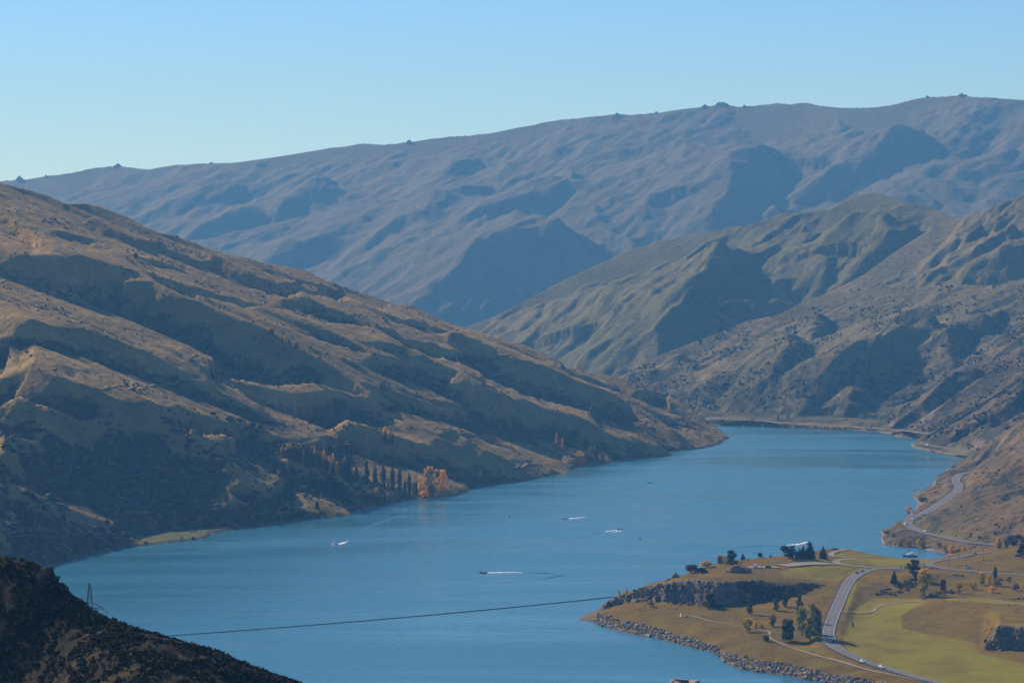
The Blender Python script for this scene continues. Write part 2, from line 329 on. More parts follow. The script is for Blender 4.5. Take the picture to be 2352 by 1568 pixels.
south = [at_z(u, v, 0)[:2] for u, v in pts(c1, [(300, 800), (190, 850), (190, 864), (330, 882), (480, 950), (650, 985), (830, 1022), (1000, 1052), (1200, 1110), (1450, 1168), (1555, 1192), (1600, 1235), (1650, 1290), (1780, 1350), (1950, 1382), (2150, 1402), (2352, 1442)]) + pts(c2, [(250, 1472), (420, 1500), (700, 1560), (1100, 1660), (1700, 1790), (2600, 1960)])]
lake = [np.array(p) for p in left_shore + far_shore + right_shore + cove + north + south] + [np.array(p) for p in [(700, 900), (-1500, 900), (-1500, 1900), (-560, 1950)]]
lake_closed = lake + [lake[0]]
def shore(X, Y, Z, steep=0.9, rise=0.03, wob=1.2, cap=11.0):
    d = line_dist(X, Y, lake_closed)[0]; ins = inside(X, Y, lake)
    d = d + wob * fbm(X / 9, Y / 9, 3)
    up = 0.25 + steep * np.maximum(d, 0) ** 1.0
    out = np.minimum(np.maximum(Z, 0.4 + np.minimum(rise * d, cap)), up)
    return np.where(ins, np.maximum(-5.0, -0.4 - 0.35 * np.maximum(d, 0)), out)

# ------------------------------------------------------------------ terrain sheets
def sky_line(P):
    P = sorted(P); return np.array([p[0] for p in P], float), np.array([p[1] for p in P], float)
class Sheet:
    def __init__(s, name, u0, u1, nu, y0, y1, ny, H, material, label, cover=None, power=1.0):
        s.u = np.linspace(u0, u1, nu); t = np.linspace(0, 1, ny); s.y = y0 + (y1 - y0) * t ** power
        Y, Uu = np.meshgrid(s.y, s.u, indexing='ij'); X = (Uu - U0) / F * Y
        Z = H(X, Y, Uu); Z = np.maximum(Z, -5.0); s.Z = Z
        V = np.stack([X, Y, Z], -1).reshape(-1, 3)
        i = np.arange(ny - 1)[:, None] * nu + np.arange(nu - 1)[None]; Fq = np.stack([i, i + 1, i + 1 + nu, i + nu], -1).reshape(-1, 4)
        zq = Z.reshape(-1)[Fq].max(1); Fq = Fq[zq > -4.6]
        me = mesh_np(name, V, Fq, material, True)
        ca = me.color_attributes.new('cover', 'FLOAT_COLOR', 'POINT')
        C = np.zeros((ny * nu, 4), np.float32); C[:, 3] = 1
        if cover is not None:
            Vv = V0 - (Z - CZ) * F / Y
            for k, a in enumerate(cover(X, Y, Z, Uu, Vv)): C[:, k] = np.clip(a, 0, 1).reshape(-1)
        ca.data.foreach_set('color', C.ravel())
        s.ob = tag(add(name, me), label, kind='structure')
    def hit(s, u, v):
        """first point where the line of sight through (u, v) meets the sheet"""
        k = np.interp(u, s.u, np.arange(len(s.u))); a = int(min(k, len(s.u) - 2)); t = k - a
        z = s.Z[:, a] * (1 - t) + s.Z[:, a + 1] * t; r = CZ - (v - V0) / F * s.y; m = r <= z
        if not m.any(): j = int(np.argmin(r - z)); y = s.y[j]; return np.array([(u - U0) / F * y, y, z[j]])
        j = int(np.argmax(m))
        if j == 0: y = s.y[0]
        else:
            d0 = r[j - 1] - z[j - 1]; d1 = z[j] - r[j]; y = s.y[j - 1] + (s.y[j] - s.y[j - 1]) * d0 / (d0 + d1 + 1e-9)
        return np.array([(u - U0) / F * y, y, s.z((u - U0) / F * y, y)])
    def z(s, x, y):
        u = U0 + np.asarray(x) / np.asarray(y) * F
        i = np.clip(np.interp(y, s.y, np.arange(len(s.y))), 0, len(s.y) - 1.001); j = np.clip(np.interp(u, s.u, np.arange(len(s.u))), 0, len(s.u) - 1.001)
        a = np.floor(i).astype(int); b = np.floor(j).astype(int); p = i - a; q = j - b; Z = s.Z
        return Z[a, b] * (1 - p) * (1 - q) + Z[a + 1, b] * p * (1 - q) + Z[a, b + 1] * (1 - p) * q + Z[a + 1, b + 1] * p * q
SHX, SHY = -sunv.x / math.hypot(sunv.x, sunv.y), -sunv.y / math.hypot(sunv.x, sunv.y)
def plane_from(P):
    P = np.array([at_y(*p) for p in P]); A = np.c_[P[:, :2], np.ones(3)]; return np.linalg.solve(A, P[:, 2])
def ray_plane(u, v, g, lift):
    a = (u - U0) / F; b = -(v - V0) / F
    y = (g[2] + lift - CZ) / (b - g[0] * a - g[1]); return np.array([a * y, y, CZ + b * y])
def hill(g, sky, ridges, sky_lift, kd, kl0, drop, warp, wscale, noises, back=0.35, crest=0.5):
    """base slope + named spurs + skyline crest.  ridges: (points, height)"""
    su, sv = sky_line(sky)
    def H(X, Y, Uu):
        wx = warp * fbm(X / wscale, Y / wscale, 3); wy = warp * fbm(X / wscale + 57, Y / wscale - 33, 3)
        Xw = X + wx; Yw = Y + wy
        base = g[0] * X + g[1] * Y + g[2] - drop
        R = np.zeros(X.shape)
        for P, A, *kk in ridges:
            kl = kk[0] if kk else kl0
            L = np.array([ray_plane(u, v, g, A - drop) for u, v in P]); L = smooth_line(L, max(30., A)) if len(L) > 2 else L
            lo = L[:, :2].min(0) - A / kl * 1.1; hi = L[:, :2].max(0) + A / kl * 1.1
            m = (Xw > lo[0]) & (Xw < hi[0]) & (Yw > lo[1]) & (Yw < hi[1])
            if not m.any(): continue
            d, T, nx, ny, _ = line_dist(Xw[m], Yw[m], L)
            sd = (nx * SHX + ny * SHY) / (d + 1e-6); k = kl + (kd - kl) * sstep(-0.25, 0.25, sd)
            taper = np.minimum(1, np.minimum(T * (3.5 if 60 < A < 180 else 6) + 0.08, (1 - T) * (1.9 if P[-1][0] > 640 and len(P) > 6 else 3.0) + 0.08))
            c = 0.045 * A; e = np.sqrt(d * d * k * k + c * c) - c
            h = np.maximum(0, A * taper - e)
            R[m] = (R[m] ** 5 + h ** 5) ** 0.2
        Z = base + R
        for f in noises: Z = Z + f(X, Y, Xw, Yw, R)
        if sky:
            vs = np.interp(Uu, su, sv); a = (Uu - U0) / F; b = -(vs - V0) / F
            ys = (g[2] - drop + sky_lift - CZ) / (b - g[0] * a - g[1]); zs = CZ + b * ys
            jag = 0
            top = CZ + b * Y
            Z = np.maximum(Z, zs - crest * np.abs(Y - ys) - 0.02 * np.abs(Y - ys))
            Z = np.where(Y <= ys, np.minimum(Z, top), np.minimum(Z, np.minimum(top, zs - back * (Y - ys))))
        return Z
    return H

# --- left hillside
gL = np.array([-0.360, 0.163, -0.360 * 376 - 0.163 * 2087])
sky_left = [(-700, 250), (-350, 330), (0, 419), (66, 435), (109, 448), (146, 465), (170, 467), (199, 465), (252, 482), (292, 497), (335, 521), (365, 533), (401, 539), (437, 553), (492, 575), (540, 586), (583, 594), (620, 606), (674, 614), (700, 619), (735, 637), (789, 658), (860, 681), (914, 700), (952, 700), (993, 714), (1022, 725), (1089, 727), (1135, 737), (1172, 751),
            (1235, 770), (1277, 787), (1327, 819), (1360, 840), (1418, 867), (1468, 894), (1510, 900), (1552, 916), (1606, 947), (1618, 962), (1652, 985), (1680, 1004), (1760, 1040)]
ridL = [(pts(cA, [(-350, 160), (0, 340), (180, 440), (370, 525), (560, 610)]), 34), (pts(cA, [(-250, 120), (100, 300), (260, 380), (400, 440)]), 26),
    (pts(cA, [(330, 270), (430, 340), (520, 420), (640, 530), (760, 600), (900, 690), (1060, 735), (1230, 790)]), 40), (pts(cA, [(480, 300), (700, 430), (850, 500), (990, 580)]), 26),
    (pts(cA, [(850, 460), (1080, 580), (1220, 630), (1330, 690)]), 24), (pts(cA, [(1250, 545), (1400, 610), (1550, 690), (1750, 780), (1900, 832)]), 32),
    (pts(cA, [(1480, 650), (1600, 720), (1800, 840), (2000, 900), (2100, 945), (2352, 1070)]) + pts(cB, [(480, 490), (640, 560), (780, 620), (900, 690), (1000, 705), (1130, 730), (1260, 770), (1400, 810), (1560, 870), (1750, 930), (1930, 1000)]), 40),
    (pts(cA, [(1750, 720), (1850, 780), (2000, 830), (2115, 868)]), 22),
    (pts(cA, [(-450, 400), (-150, 460), (0, 490), (180, 525), (330, 575), (500, 605), (700, 660), (880, 710), (980, 780), (1060, 830), (1150, 880), (1290, 920), (1420, 980), (1560, 1040), (1700, 1100), (1900, 1190), (2100, 1290), (2250, 1370), (2352, 1440)]) + pts(cB, [(150, 620), (300, 680), (450, 730), (600, 800), (760, 870), (900, 940), (1050, 1010), (1200, 1085)]), 52),
    (pts(cA, [(1470, 880), (1560, 910), (1700, 970), (1900, 1045), (2100, 1130), (2352, 1245)]) + pts(cB, [(180, 570), (330, 615), (480, 640), (640, 665), (730, 705)]), 40),
    (pts(cA, [(-400, 880), (0, 990), (200, 1030), (450, 1075), (560, 1080), (720, 1140), (880, 1200), (1100, 1280), (1300, 1360), (1440, 1400), (1600, 1450), (1760, 1510)]) + pts(cC, [(2350, 190), (2500, 290)]), 46),
    (pts(cA, [(420, 1130), (600, 1230), (760, 1320), (860, 1370)]), 18),
    (pts(cA, [(-400, 1080), (0, 1230), (200, 1290)]) + pts(cC, [(480, 60), (720, 130), (880, 190), (1060, 280), (1250, 420), (1450, 520), (1660, 620), (1850, 690), (2100, 790), (2240, 860), (2480, 930)]), 46),
    (pts(cC, [(-500, -60), (0, 100), (150, 190), (330, 290), (550, 380), (700, 440), (900, 500), (1050, 570), (1180, 612), (1350, 680), (1600, 780), (1830, 910), (2050, 1020), (2240, 1120), (2500, 1190)]), 44),
    (pts(cC, [(-500, 420), (0, 555), (250, 600), (480, 640), (600, 720), (750, 840), (880, 920), (1000, 980), (1150, 1050), (1300, 1140), (1400, 1180)]), 42),
    (pts(cC, [(-500, 560), (0, 860), (200, 960), (330, 1035), (420, 1085), (600, 1180), (760, 1260), (850, 1340)]), 40),
    (pts(cC, [(-600, 1100), (-300, 1230), (0, 1350), (120, 1430)]), 30),
    (pts(cB, [(60, 120), (200, 200), (380, 290), (530, 300), (560, 330)]), 24), (pts(cB, [(0, 370), (180, 440), (370, 520), (430, 560)]), 24),
    (pts(cB, [(560, 280), (660, 340), (800, 400), (960, 460), (1080, 520), (1230, 575), (1400, 640), (1600, 700), (1750, 770), (1900, 860), (2050, 950)]), 36),
    (pts(cB, [(900, 440), (980, 470), (1130, 490), (1280, 540), (1440, 590), (1560, 592), (1640, 640)]), 22),
    (pts(cB, [(350, 850), (500, 940), (640, 990), (800, 1060)]), 24), (pts(cB, [(950, 790), (1130, 850), (1250, 862), (1400, 900), (1560, 960), (1800, 1030)]), 22),
    (pts(cB, [(0, 870), (200, 940), (400, 990), (640, 1050), (800, 1110), (900, 1150)]), 24), (pts(cB, [(1700, 690), (1860, 690), (1960, 730), (2080, 810), (2130, 860)]), 14),
    (pts(cP, [(0, 360), (200, 400), (450, 470), (700, 500), (900, 570), (1100, 610), (1300, 640), (1500, 690), (1650, 745)]), 20)]
DROP_L = 12.0
_ls = np.array([(0.412 * p[0] + 0.911 * p[1], DROP_L + 2.0 - (gL[0] * p[0] + gL[1] * p[1] + gL[2])) for p in [np.array(q) for q in smooth_line([np.r_[p, 0] for p in left_shore[:43]], 12)]]); _ls = _ls[np.argsort(_ls[:, 0])]
_sg = np.linspace(_ls[0, 0], _ls[-1, 0], 160); _sd = np.interp(_sg, _ls[:, 0], _ls[:, 1]); _sd = np.convolve(np.pad(_sd, 3, mode='edge'), np.ones(7) / 7, 'valid')
def toe(X, Y, Xw, Yw, R):
    """brings the foot of the slope down to the real waterline"""
    t = -0.911 * (X + 376) + 0.412 * (Y - 2087); return np.interp(0.412 * X + 0.911 * Y, _sg, _sd) * np.exp(-np.maximum(t, 0) / 160)
nzL = [toe, lambda X, Y, Xw, Yw, R: 6 * fbm(X / 330, Y / 330, 4), 
       lambda X, Y, Xw, Yw, R: 9.0 * (ridged((0.412 * Xw + 0.911 * Yw) / 66, (-0.911 * Xw + 0.412 * Yw) / 900, 4) - 0.62),
       lambda X, Y, Xw, Yw, R: 1.3 * fbm(X / 14, Y / 14, 3)]
HL0 = hill(gL, sky_left, [(P, A * 1.12, 0.36) if min(v for u, v in P) > 800 and P[0][0] < 300 else (P, A * 1.12) for P, A in ridL], 4, 0.92, 0.13, DROP_L, 3.5, 130, nzL, 0.35, 0.45)
def track3(P, f): return [f(u, v) for u, v in P]
def terrace(X, Y, Z):
    """level ground by the poplars and the grassy spit"""
    for (u, v, z, r, zz) in [(462, 1227, 1.5, 62, 1.7), (425, 1236, 1.5, 60, 1.7)]:
        p = at_z(u, v, z); d = np.hypot(X - p[0], (Y - p[1]) * 0.8); w = (1 - sstep(0.6 * r, 1.3 * r, d)) * (Z > 0.3); Z = Z * (1 - w) + np.minimum(Z, zz) * w; Z = np.where(Z > 0.3, np.minimum(Z, zz + 0.43 * np.maximum(0, d - 0.45 * r) + 0.9 * np.maximum(0, d - 2.2 * r)), Z)
    return Z
def H_left(X, Y, Uu): return np.where(Y > 3860 + 2.5 * np.maximum(0, 1450 - Uu), -5.0, terrace(X, Y, shore(X, Y, HL0(X, Y, Uu), 0.75, 0.12, 1.2, 5)))
def cov_left(X, Y, Z, Uu, Vv):
    gy = fbm(X / 120 + 9, Y / 120, 4)
    curv = Z - 0.25 * (np.roll(Z, 9, 0) + np.roll(Z, -9, 0) + np.roll(Z, 9, 1) + np.roll(Z, -9, 1))
    scr_shade = np.clip(0.28 - 0.18 * curv + 0.6 * gy, 0, 1) * sstep(520, 800, Vv) + np.clip(0.95 - 0.28 * curv, 0, 1) * sstep(860, 1040, Vv) * sstep(900, 560, Uu)  # lower left: real scrub, thickened off the crests to stand in for deep shade
    p = at_z(458, 1229, 1.5); g = 1 - sstep(34, 62, np.hypot(X - p[0], Y - p[1])); g = np.maximum(g, 0.85 * (1 - sstep(25, 55, np.hypot(X - p[0] + 22, Y - p[1] + 30))))
    rk = np.where(Z < 0.7, 0.75, 0.0)
    return g, rk, scr_shade * (1 - g)
S_left = Sheet('lakeside_hillside', -700, 1720, 620, 2000, 4300, 430, H_left, M['hill_left'], 'long brown tussock hillside with shadowed spurs on the left bank', cov_left, 1.15)

# --- far range
gF = plane_from([(0, 412, 11000), (2352, 230, 9500), (1130, 725, 8000)])
sky_far = [(-500, 432), (-200, 424), (7, 415), (29, 413), (62, 411), (106, 404), (164, 397), (211, 386), (270, 380), (303, 384), (343, 389), (401, 378), (440, 377), (485, 374), (547, 373), (612, 363), (679, 352), (721, 345), (779, 337), (837, 329), (883, 332), (921, 328), (987, 319), (1033, 313), (1079, 311), (1125, 305), (1196, 292), (1279, 275), (1342, 270), (1417, 262), (1450, 264), (1508, 259), (1592, 248),
           (1631, 244), (1657, 239), (1676, 241), (1699, 245), (1747, 241), (1786, 236), (1812, 239), (1851, 235), (1883, 242), (1931, 247), (1996, 247), (2044, 242), (2093, 229), (2128, 223), (2174, 221), (2212, 218), (2232, 223), (2270, 224), (2352, 229), (2500, 240), (2800, 260)]
ridF = [(pts(cJ, [(1950, 470), (1750, 530), (1560, 590), (1400, 628), (1250, 660), (1080, 725), (900, 860), (760, 950), (640, 1010), (560, 1060)]), 190),
    (pts(cJ, [(1280, 330), (1050, 400), (880, 500), (760, 570), (600, 640), (450, 720), (350, 790)]), 90), (pts(cJ, [(760, 400), (560, 520), (460, 600), (400, 680)]), 70),
    (pts(cJ, [(1900, 430), (1600, 440), (1350, 510), (1150, 570), (1000, 640), (850, 700), (720, 770)]), 70), (pts(cJ, [(450, 320), (260, 400), (120, 480), (0, 560)]), 60),
    (pts(cJ, [(520, 570), (330, 650), (200, 700), (60, 760)]), 70), (pts(cJ, [(1130, 250), (1000, 300), (850, 330)]), 40),
    (pts(cJ, [(2050, 380), (2150, 370), (2180, 480), (2150, 560), (2250, 650)]), 70), (pts(cJ, [(1820, 520), (1900, 590), (2000, 640), (2100, 690), (1990, 760)]), 60),
    (pts(cG, [(700, 330), (480, 390), (340, 430), (230, 540), (370, 620), (300, 700), (200, 800), (120, 900)]), 130),
    (pts(cG, [(1650, 210), (1540, 250), (1400, 310), (1260, 340), (1220, 430), (990, 510), (830, 600), (860, 660)]), 120), (pts(cG, [(380, 700), (560, 780), (690, 865), (800, 930)]), 45),
    (pts(cG, [(2000, 480), (1900, 560), (1820, 640), (1880, 720), (1850, 800)]), 60), (pts(cG, [(2352, 420), (2200, 500), (2050, 600), (1950, 720)]), 55), (pts(cG, [(1800, 780), (1600, 810), (1480, 850)]), 55),
    (pts(cA, [(1500, 90), (1250, 180), (1000, 260), (800, 300)]), 55), (pts(cA, [(1700, 240), (1400, 330), (1150, 420)]), 60), (pts(cA, [(2100, 100), (1900, 180), (1600, 280)]), 50)]
nzF = [lambda X, Y, Xw, Yw, R: 60 * fbm(X / 1500, Y / 1500, 4), lambda X, Y, Xw, Yw, R: 48 * (ridged((0.87 * Xw - 0.49 * Yw) / 520 + 3.1, (0.49 * Xw + 0.87 * Yw) / 1500, 5) - 0.62), lambda X, Y, Xw, Yw, R: 20 * (ridged((0.87 * Xw - 0.49 * Yw) / 170 + 9, (0.49 * Xw + 0.87 * Yw) / 420, 4) - 0.62), lambda X, Y, Xw, Yw, R: 12 * fbm(X / 90, Y / 90, 4)]
H_far = hill(gF, sky_far, ridF, 12, 0.55, 0.22, 40, 130, 700, nzF, 0.3, 0.4)
def cov_far(X, Y, Z, Uu, Vv): return 0.25 * sstep(0.1, 0.4, fbm(X / 900, Y / 900, 4)), np.zeros(X.shape), np.clip(0.15 + 0.5 * fbm(X / 400, Y / 400, 3), 0, 1)
S_far = Sheet('mountain_range', -420, 2780, 620, 7300, 11700, 300, H_far, M['hill_far'], 'high hazy blue mountain range along the skyline', cov_far)

# --- green spur in the middle distance
gM2 = plane_from([(1130, 725, 5500), (1670, 520, 5700), (1440, 860, 4950)])
sky_m2 = [(700, 860), (1000, 775), (1125, 731), (1196, 697), (1279, 651), (1362, 612), (1446, 574), (1508, 555), (1592, 536), (1647, 528), (1680, 519), (1709, 520), (1747, 508), (1799, 490), (1857, 487), (1906, 481), (1935, 461), (1961, 445), (1983, 447), (2012, 440), (2035, 448), (2083, 465), (2141, 478), (2200, 502), (2300, 545), (2500, 600)]
ridM2 = [([(1735, 440), (1700, 485), (1665, 524), (1645, 555), (1628, 600), (1600, 650), (1555, 685), (1515, 735), (1475, 780), (1452, 822), (1440, 850)], 130), (pts(cG, [(1300, 800), (1390, 900), (1320, 960), (1350, 1060), (1250, 1120), (1200, 1190), (1230, 1260)]), 80),
    (pts(cG, [(790, 960), (760, 1080), (800, 1180), (880, 1230), (990, 1330), (1010, 1400)]), 45), (pts(cB, [(1640, 200), (1560, 300), (1480, 340), (1380, 380), (1300, 420)]), 40), (pts(cB, [(1300, 180), (1200, 280), (1120, 330)]), 25), (pts(cB, [(1900, 60), (1750, 160), (1650, 300), (1560, 420)]), 40)]
nzM = [lambda X, Y, Xw, Yw, R: 22 * fbm(X / 500, Y / 500, 4), lambda X, Y, Xw, Yw, R: 22 * (ridged((0.8 * Xw - 0.6 * Yw) / 190 + 7, (0.6 * Xw + 0.8 * Yw) / 480, 4) - 0.62), lambda X, Y, Xw, Yw, R: 3.5 * fbm(X / 32, Y / 32, 4)]
nzM2 = [nzM[0], lambda X, Y, Xw, Yw, R: 30 * (ridged((0.8 * Xw - 0.6 * Yw) / 190 + 7, (0.6 * Xw + 0.8 * Yw) / 520, 4) - 0.62), lambda X, Y, Xw, Yw, R: 13 * (ridged((0.8 * Xw - 0.6 * Yw) / 75 + 3, (0.6 * Xw + 0.8 * Yw) / 190, 4) - 0.62), nzM[2]]
H_m2 = hill(gM2, sky_m2, ridM2, 4, 0.72, 0.26, 18, 60, 220, nzM2, 0.35, 0.4)
S_m2 = Sheet('green_spur', 980, 2420, 330, 4700, 6250, 230, H_m2, M['hill_mid'], 'green tinged spur with a broad shadowed flank below the mountain range', lambda X, Y, Z, Uu, Vv: (0.55 + 0.4 * fbm(X / 220, Y / 220, 3), 0 * X, np.clip(0.25 + 0.5 * fbm(X / 90, Y / 90, 4), 0, 1)))

hw_far = smooth_line([at_z(*c3(1300, 545), 13), at_z(*c3(1200, 520), 12), at_z(*c3(1000, 480), 10), at_z(*c3(740, 440), 10), at_z(*c3(650, 418), 10)], 8)
hw_far2 = smooth_line([at_z(*c3(800, 328), 10), at_z(*c3(660, 318), 10), at_z(*c3(560, 303), 9.5), at_z(*c3(300, 280), 8), at_z(*c3(0, 260), 7), at_z(*cF(1700, 245), 6.5), at_z(*cF(1130, 218), 7.5), at_z(*cF(870, 195), 8.5), at_z(*cF(540, 178), 9.5), at_z(*cF(220, 157), 11), at_z(*cF(60, 148), 12)], 10)
def flatten(X, Y, Z, L, half, blend, dz):
    lo = L[:, :2].min(0) - half - blend; hi = L[:, :2].max(0) + half + blend; m = (X > lo[0]) & (X < hi[0]) & (Y > lo[1]) & (Y < hi[1])
    if not m.any(): return Z
    d, _, _, _, z = line_dist(X[m], Y[m], L); w = 1 - sstep(half, half + blend, d); Z = Z.copy(); Z[m] = Z[m] * (1 - w) + (z + dz) * w; return Z
# --- upper and lower hills of the right bank
gM3 = plane_from([(1985, 640, 4900), (2190, 505, 5100), (2352, 655, 4600)])
sky_m3 = [(1850, 700), (1985, 630), (2044, 586), (2109, 543), (2161, 513), (2200, 502), (2254, 487), (2303, 465), (2352, 448), (2450, 420), (2700, 360)]
ridM3 = [(pts(cG, [(2352, 950), (2200, 1060), (2000, 1200), (1850, 1290), (1700, 1350)]), 40), (pts(cG, [(2500, 1130), (2250, 1200), (2050, 1300), (1900, 1400)]), 40), (pts(cG, [(2100, 1000), (1950, 1090), (1750, 1190), (1560, 1280)]), 26), (pts(cG, [(1750, 1330), (1850, 1380), (1980, 1470)]), 30)]
H_m3 = hill(gM3, sky_m3, ridM3, 3, 0.7, 0.3, 12, 35, 200, nzM2, 0.3, 0.4)
S_m3 = Sheet('upper_brown_hill', 1860, 2620, 230, 4420, 5500, 170, H_m3, M['hill_mid'], 'pale brown upper hill at the right edge below the range', lambda X, Y, Z, Uu, Vv: (0.2 + 0.4 * fbm(X / 200, Y / 200, 3), 0 * X, np.clip(0.2 + 0.5 * fbm(X / 90, Y / 90, 4), 0, 1)))
gM1 = plane_from([(1740, 930, 4050), (1900, 680, 4480), (1430, 870, 4350)])
sky_m1 = [(1200, 960), (1330, 905), (1418, 866), (1470, 838), (1526, 811), (1601, 782), (1676, 755), (1714, 737), (1789, 722), (1845, 692), (1894, 675), (1957, 666), (2014, 660), (2081, 655), (2107, 661), (2182, 651), (2257, 655), (2352, 652), (2500, 648)]
ridM1 = [(pts(cE, [(900, 295), (885, 380), (870, 440), (850, 520), (820, 620), (805, 700), (790, 790)]), 62), (pts(cE, [(1800, 230), (1700, 270), (1620, 305), (1550, 350), (1530, 410), (1500, 460)]), 45),
    (pts(cE, [(1570, 470), (1440, 450), (1330, 470), (1250, 520), (1130, 590), (1000, 690), (880, 790), (780, 850)]), 58), (pts(cE, [(1260, 490), (1180, 462), (1060, 495), (1000, 560)]), 22), (pts(cE, [(720, 400), (690, 500), (620, 600), (540, 680)]), 26),
    (pts(cE, [(1250, 650), (1280, 740), (1310, 830), (1180, 900)]), 26), (pts(cE, [(120, 560), (60, 680), (120, 760), (240, 830)]), 26), (pts(cE, [(330, 500), (300, 620), (330, 740), (420, 850)]), 24), (pts(cE, [(520, 420), (470, 560), (480, 700), (560, 830)]), 26), (pts(cE, [(2250, 280), (2000, 330), (1900, 420), (1950, 500)]), 26), (pts(cE, [(1130, 240), (1050, 340), (1060, 440)]), 22), (pts(cE, [(300, 480), (200, 600), (100, 680)]), 20)]
nzM1 = [lambda X, Y, Xw, Yw, R: 14 * fbm(X / 330, Y / 330, 4), lambda X, Y, Xw, Yw, R: 13 * (ridged((0.47 * Xw - 0.88 * Yw) / 120 + 5, (0.88 * Xw + 0.47 * Yw) / 330, 4) - 0.62), lambda X, Y, Xw, Yw, R: 2.2 * fbm(X / 20, Y / 20, 4)]
H_m1a = hill(gM1, sky_m1, ridM1, 3, 0.62, 0.26, 14, 34, 130, nzM1, 0.3, 0.45)
def floor_z(X, Y): return 5.0 + 0.012 * np.clip(Y - 3850, -200, 600) + 1.2 * fbm(X / 60, Y / 60, 3)
_rv = np.array([(U0 + p[0] / p[1] * F, p[1]) for p in hw_far2[::-1]]); _rv = _rv[np.argsort(_rv[:, 0])]
def H_m1(X, Y, Uu):
    yr = np.interp(Uu, _rv[:, 0], _rv[:, 1]); fz = floor_z(X, Y)
    Z = np.minimum(np.maximum(H_m1a(X, Y, Uu), fz - 1.5), fz + 0.55 * np.maximum(0, Y - yr - 30 + 25 * fbm(X / 90, Y / 90, 3)))
    Z = flatten(X, Y, Z, hw_far2, 8, 12, -0.6)
    return shore(X, Y, Z, 0.6, 0.03)
S_m1 = Sheet('scrubby_hill', 1300, 2560, 400, 3720, 4900, 300, H_m1, M['hill_mid'], 'brown hill with scrub and steep shadowed gullies beyond the lake head', lambda X, Y, Z, Uu, Vv: (0.25 + 0.35 * fbm(X / 160, Y / 160, 3), 0 * X, np.clip(0.30 + 0.6 * fbm(X / 70, Y / 70, 4) + 0.35 * sstep(120, 20, Z), 0, 1)))

# --- rocky right bank beyond the bends
gR2 = plane_from([(2255, 1043, 3120), (2089, 989, 3620), (2352, 736, 4100)])
sky_r2 = [(1700, 995), (1760, 985), (1822, 970), (1901, 946), (1969, 924), (2032, 890), (2107, 852), (2160, 820), (2209, 796), (2295, 768), (2352, 736), (2450, 690), (2700, 590)]
ridR2 = [(pts(cE, [(2352, 500), (2200, 570), (2050, 660), (1900, 780), (1790, 860), (1700, 980)]), 42), (pts(cE, [(2400, 690), (2200, 760), (2050, 850), (1960, 900), (1880, 985)]), 34), (pts(cE, [(2450, 820), (2200, 900), (2000, 970), (1830, 1050)]), 34), (pts(cE, [(2450, 960), (2250, 1010), (2080, 1090)]), 26),
    (pts(cE, [(1850, 580), (1720, 680), (1560, 790), (1400, 880), (1250, 940)]), 26), (pts(cE, [(2060, 540), (1900, 660), (1740, 780), (1600, 880), (1500, 970)]), 30)]
nzR2 = [lambda X, Y, Xw, Yw, R: 8 * fbm(X / 200, Y / 200, 4), lambda X, Y, Xw, Yw, R: 16 * (ridged(Yw / 70 + 5, Xw / 240, 4) - 0.62), lambda X, Y, Xw, Yw, R: 2.4 * fbm(X / 15, Y / 15, 4)]
H_r2a = hill(gR2, sky_r2, ridR2, 6, 0.8, 0.36, 10, 22, 110, nzR2, 0.35, 0.5)
def H_r2(X, Y, Uu):
    Z = np.maximum(np.where(Uu < 1800, -8.0, H_r2a(X, Y, Uu)), np.where(Y > 3450, floor_z(X, Y), -3.0 + 0 * X))
    Z = np.maximum(Z, np.minimum(9, 2 + 0.12 * line_dist(X, Y, lake_closed)[0]))
    # a rock knob on the shore beside the bend
    p = at_z(*c3(455, 340), 3); d = np.hypot((X - p[0]) / 1.5, Y - p[1]); Z = np.maximum(Z, 17 - 0.012 * d * d + 2 * fbm(X / 9, Y / 9, 3))
    p = at_z(*c3(650, 385), 4); d = np.hypot((X - p[0]) / 1.3, Y - p[1]); Z = np.maximum(Z, 17 - 0.03 * d * d + 2 * fbm(X / 9, Y / 9, 3))
    for L in (hw_far, hw_far2): Z = flatten(X, Y, Z, L, 8, 12, -0.6)
    return shore(X, Y, Z, 0.6, 0.03)
def in_patch(Uu, Vv, P, soft=4.0):
    P = [np.array(p) for p in P]; d = line_dist(Uu, Vv, P + [P[0]])[0]; return np.where(inside(Uu, Vv, P), sstep(-soft, soft, d), sstep(-soft, soft, -d))
def cov_r2(X, Y, Z, Uu, Vv):
    rk = np.zeros(X.shape)
    for P in (pts(c3, [(610, 320), (640, 230), (700, 110), (760, 60), (840, 50), (800, 150), (740, 260), (680, 320)]), pts(c3, [(900, 280), (1000, 180), (1080, 70), (1120, 90), (1060, 160), (960, 250)]), pts(c3, [(920, 440), (990, 300), (1010, 300), (960, 440)]),
              pts(c3, [(1100, 460), (1200, 380), (1300, 390), (1280, 500), (1180, 500)]), pts(c3, [(350, 260), (420, 110), (440, 120), (400, 260)]), pts(c3, [(500, 260), (560, 200), (600, 280)])):
        rk = np.maximum(rk, in_patch(Uu + 6 * fbm(X / 18, Z / 18, 3), Vv + 6 * fbm(X / 20 + 5, Z / 20, 3), P, 6) * np.clip(0.55 + 1.2 * fbm(X / 12, (Z + Y) / 12, 3), 0, 1))
    rk = np.maximum(rk, 0.7 * (Z < 1.2)); g = 0.45 * sstep(14, 5, Z) * (Z > 1.2)
    return g, rk, np.clip(0.45 + 0.7 * fbm(X / 60, Y / 60, 4), 0, 1)
S_r2 = Sheet('rocky_bank', 1560, 2560, 330, 3060, 4200, 300, H_r2, M['hill_right'], 'steep rocky scrub slopes above the lake head on the right bank', cov_r2)

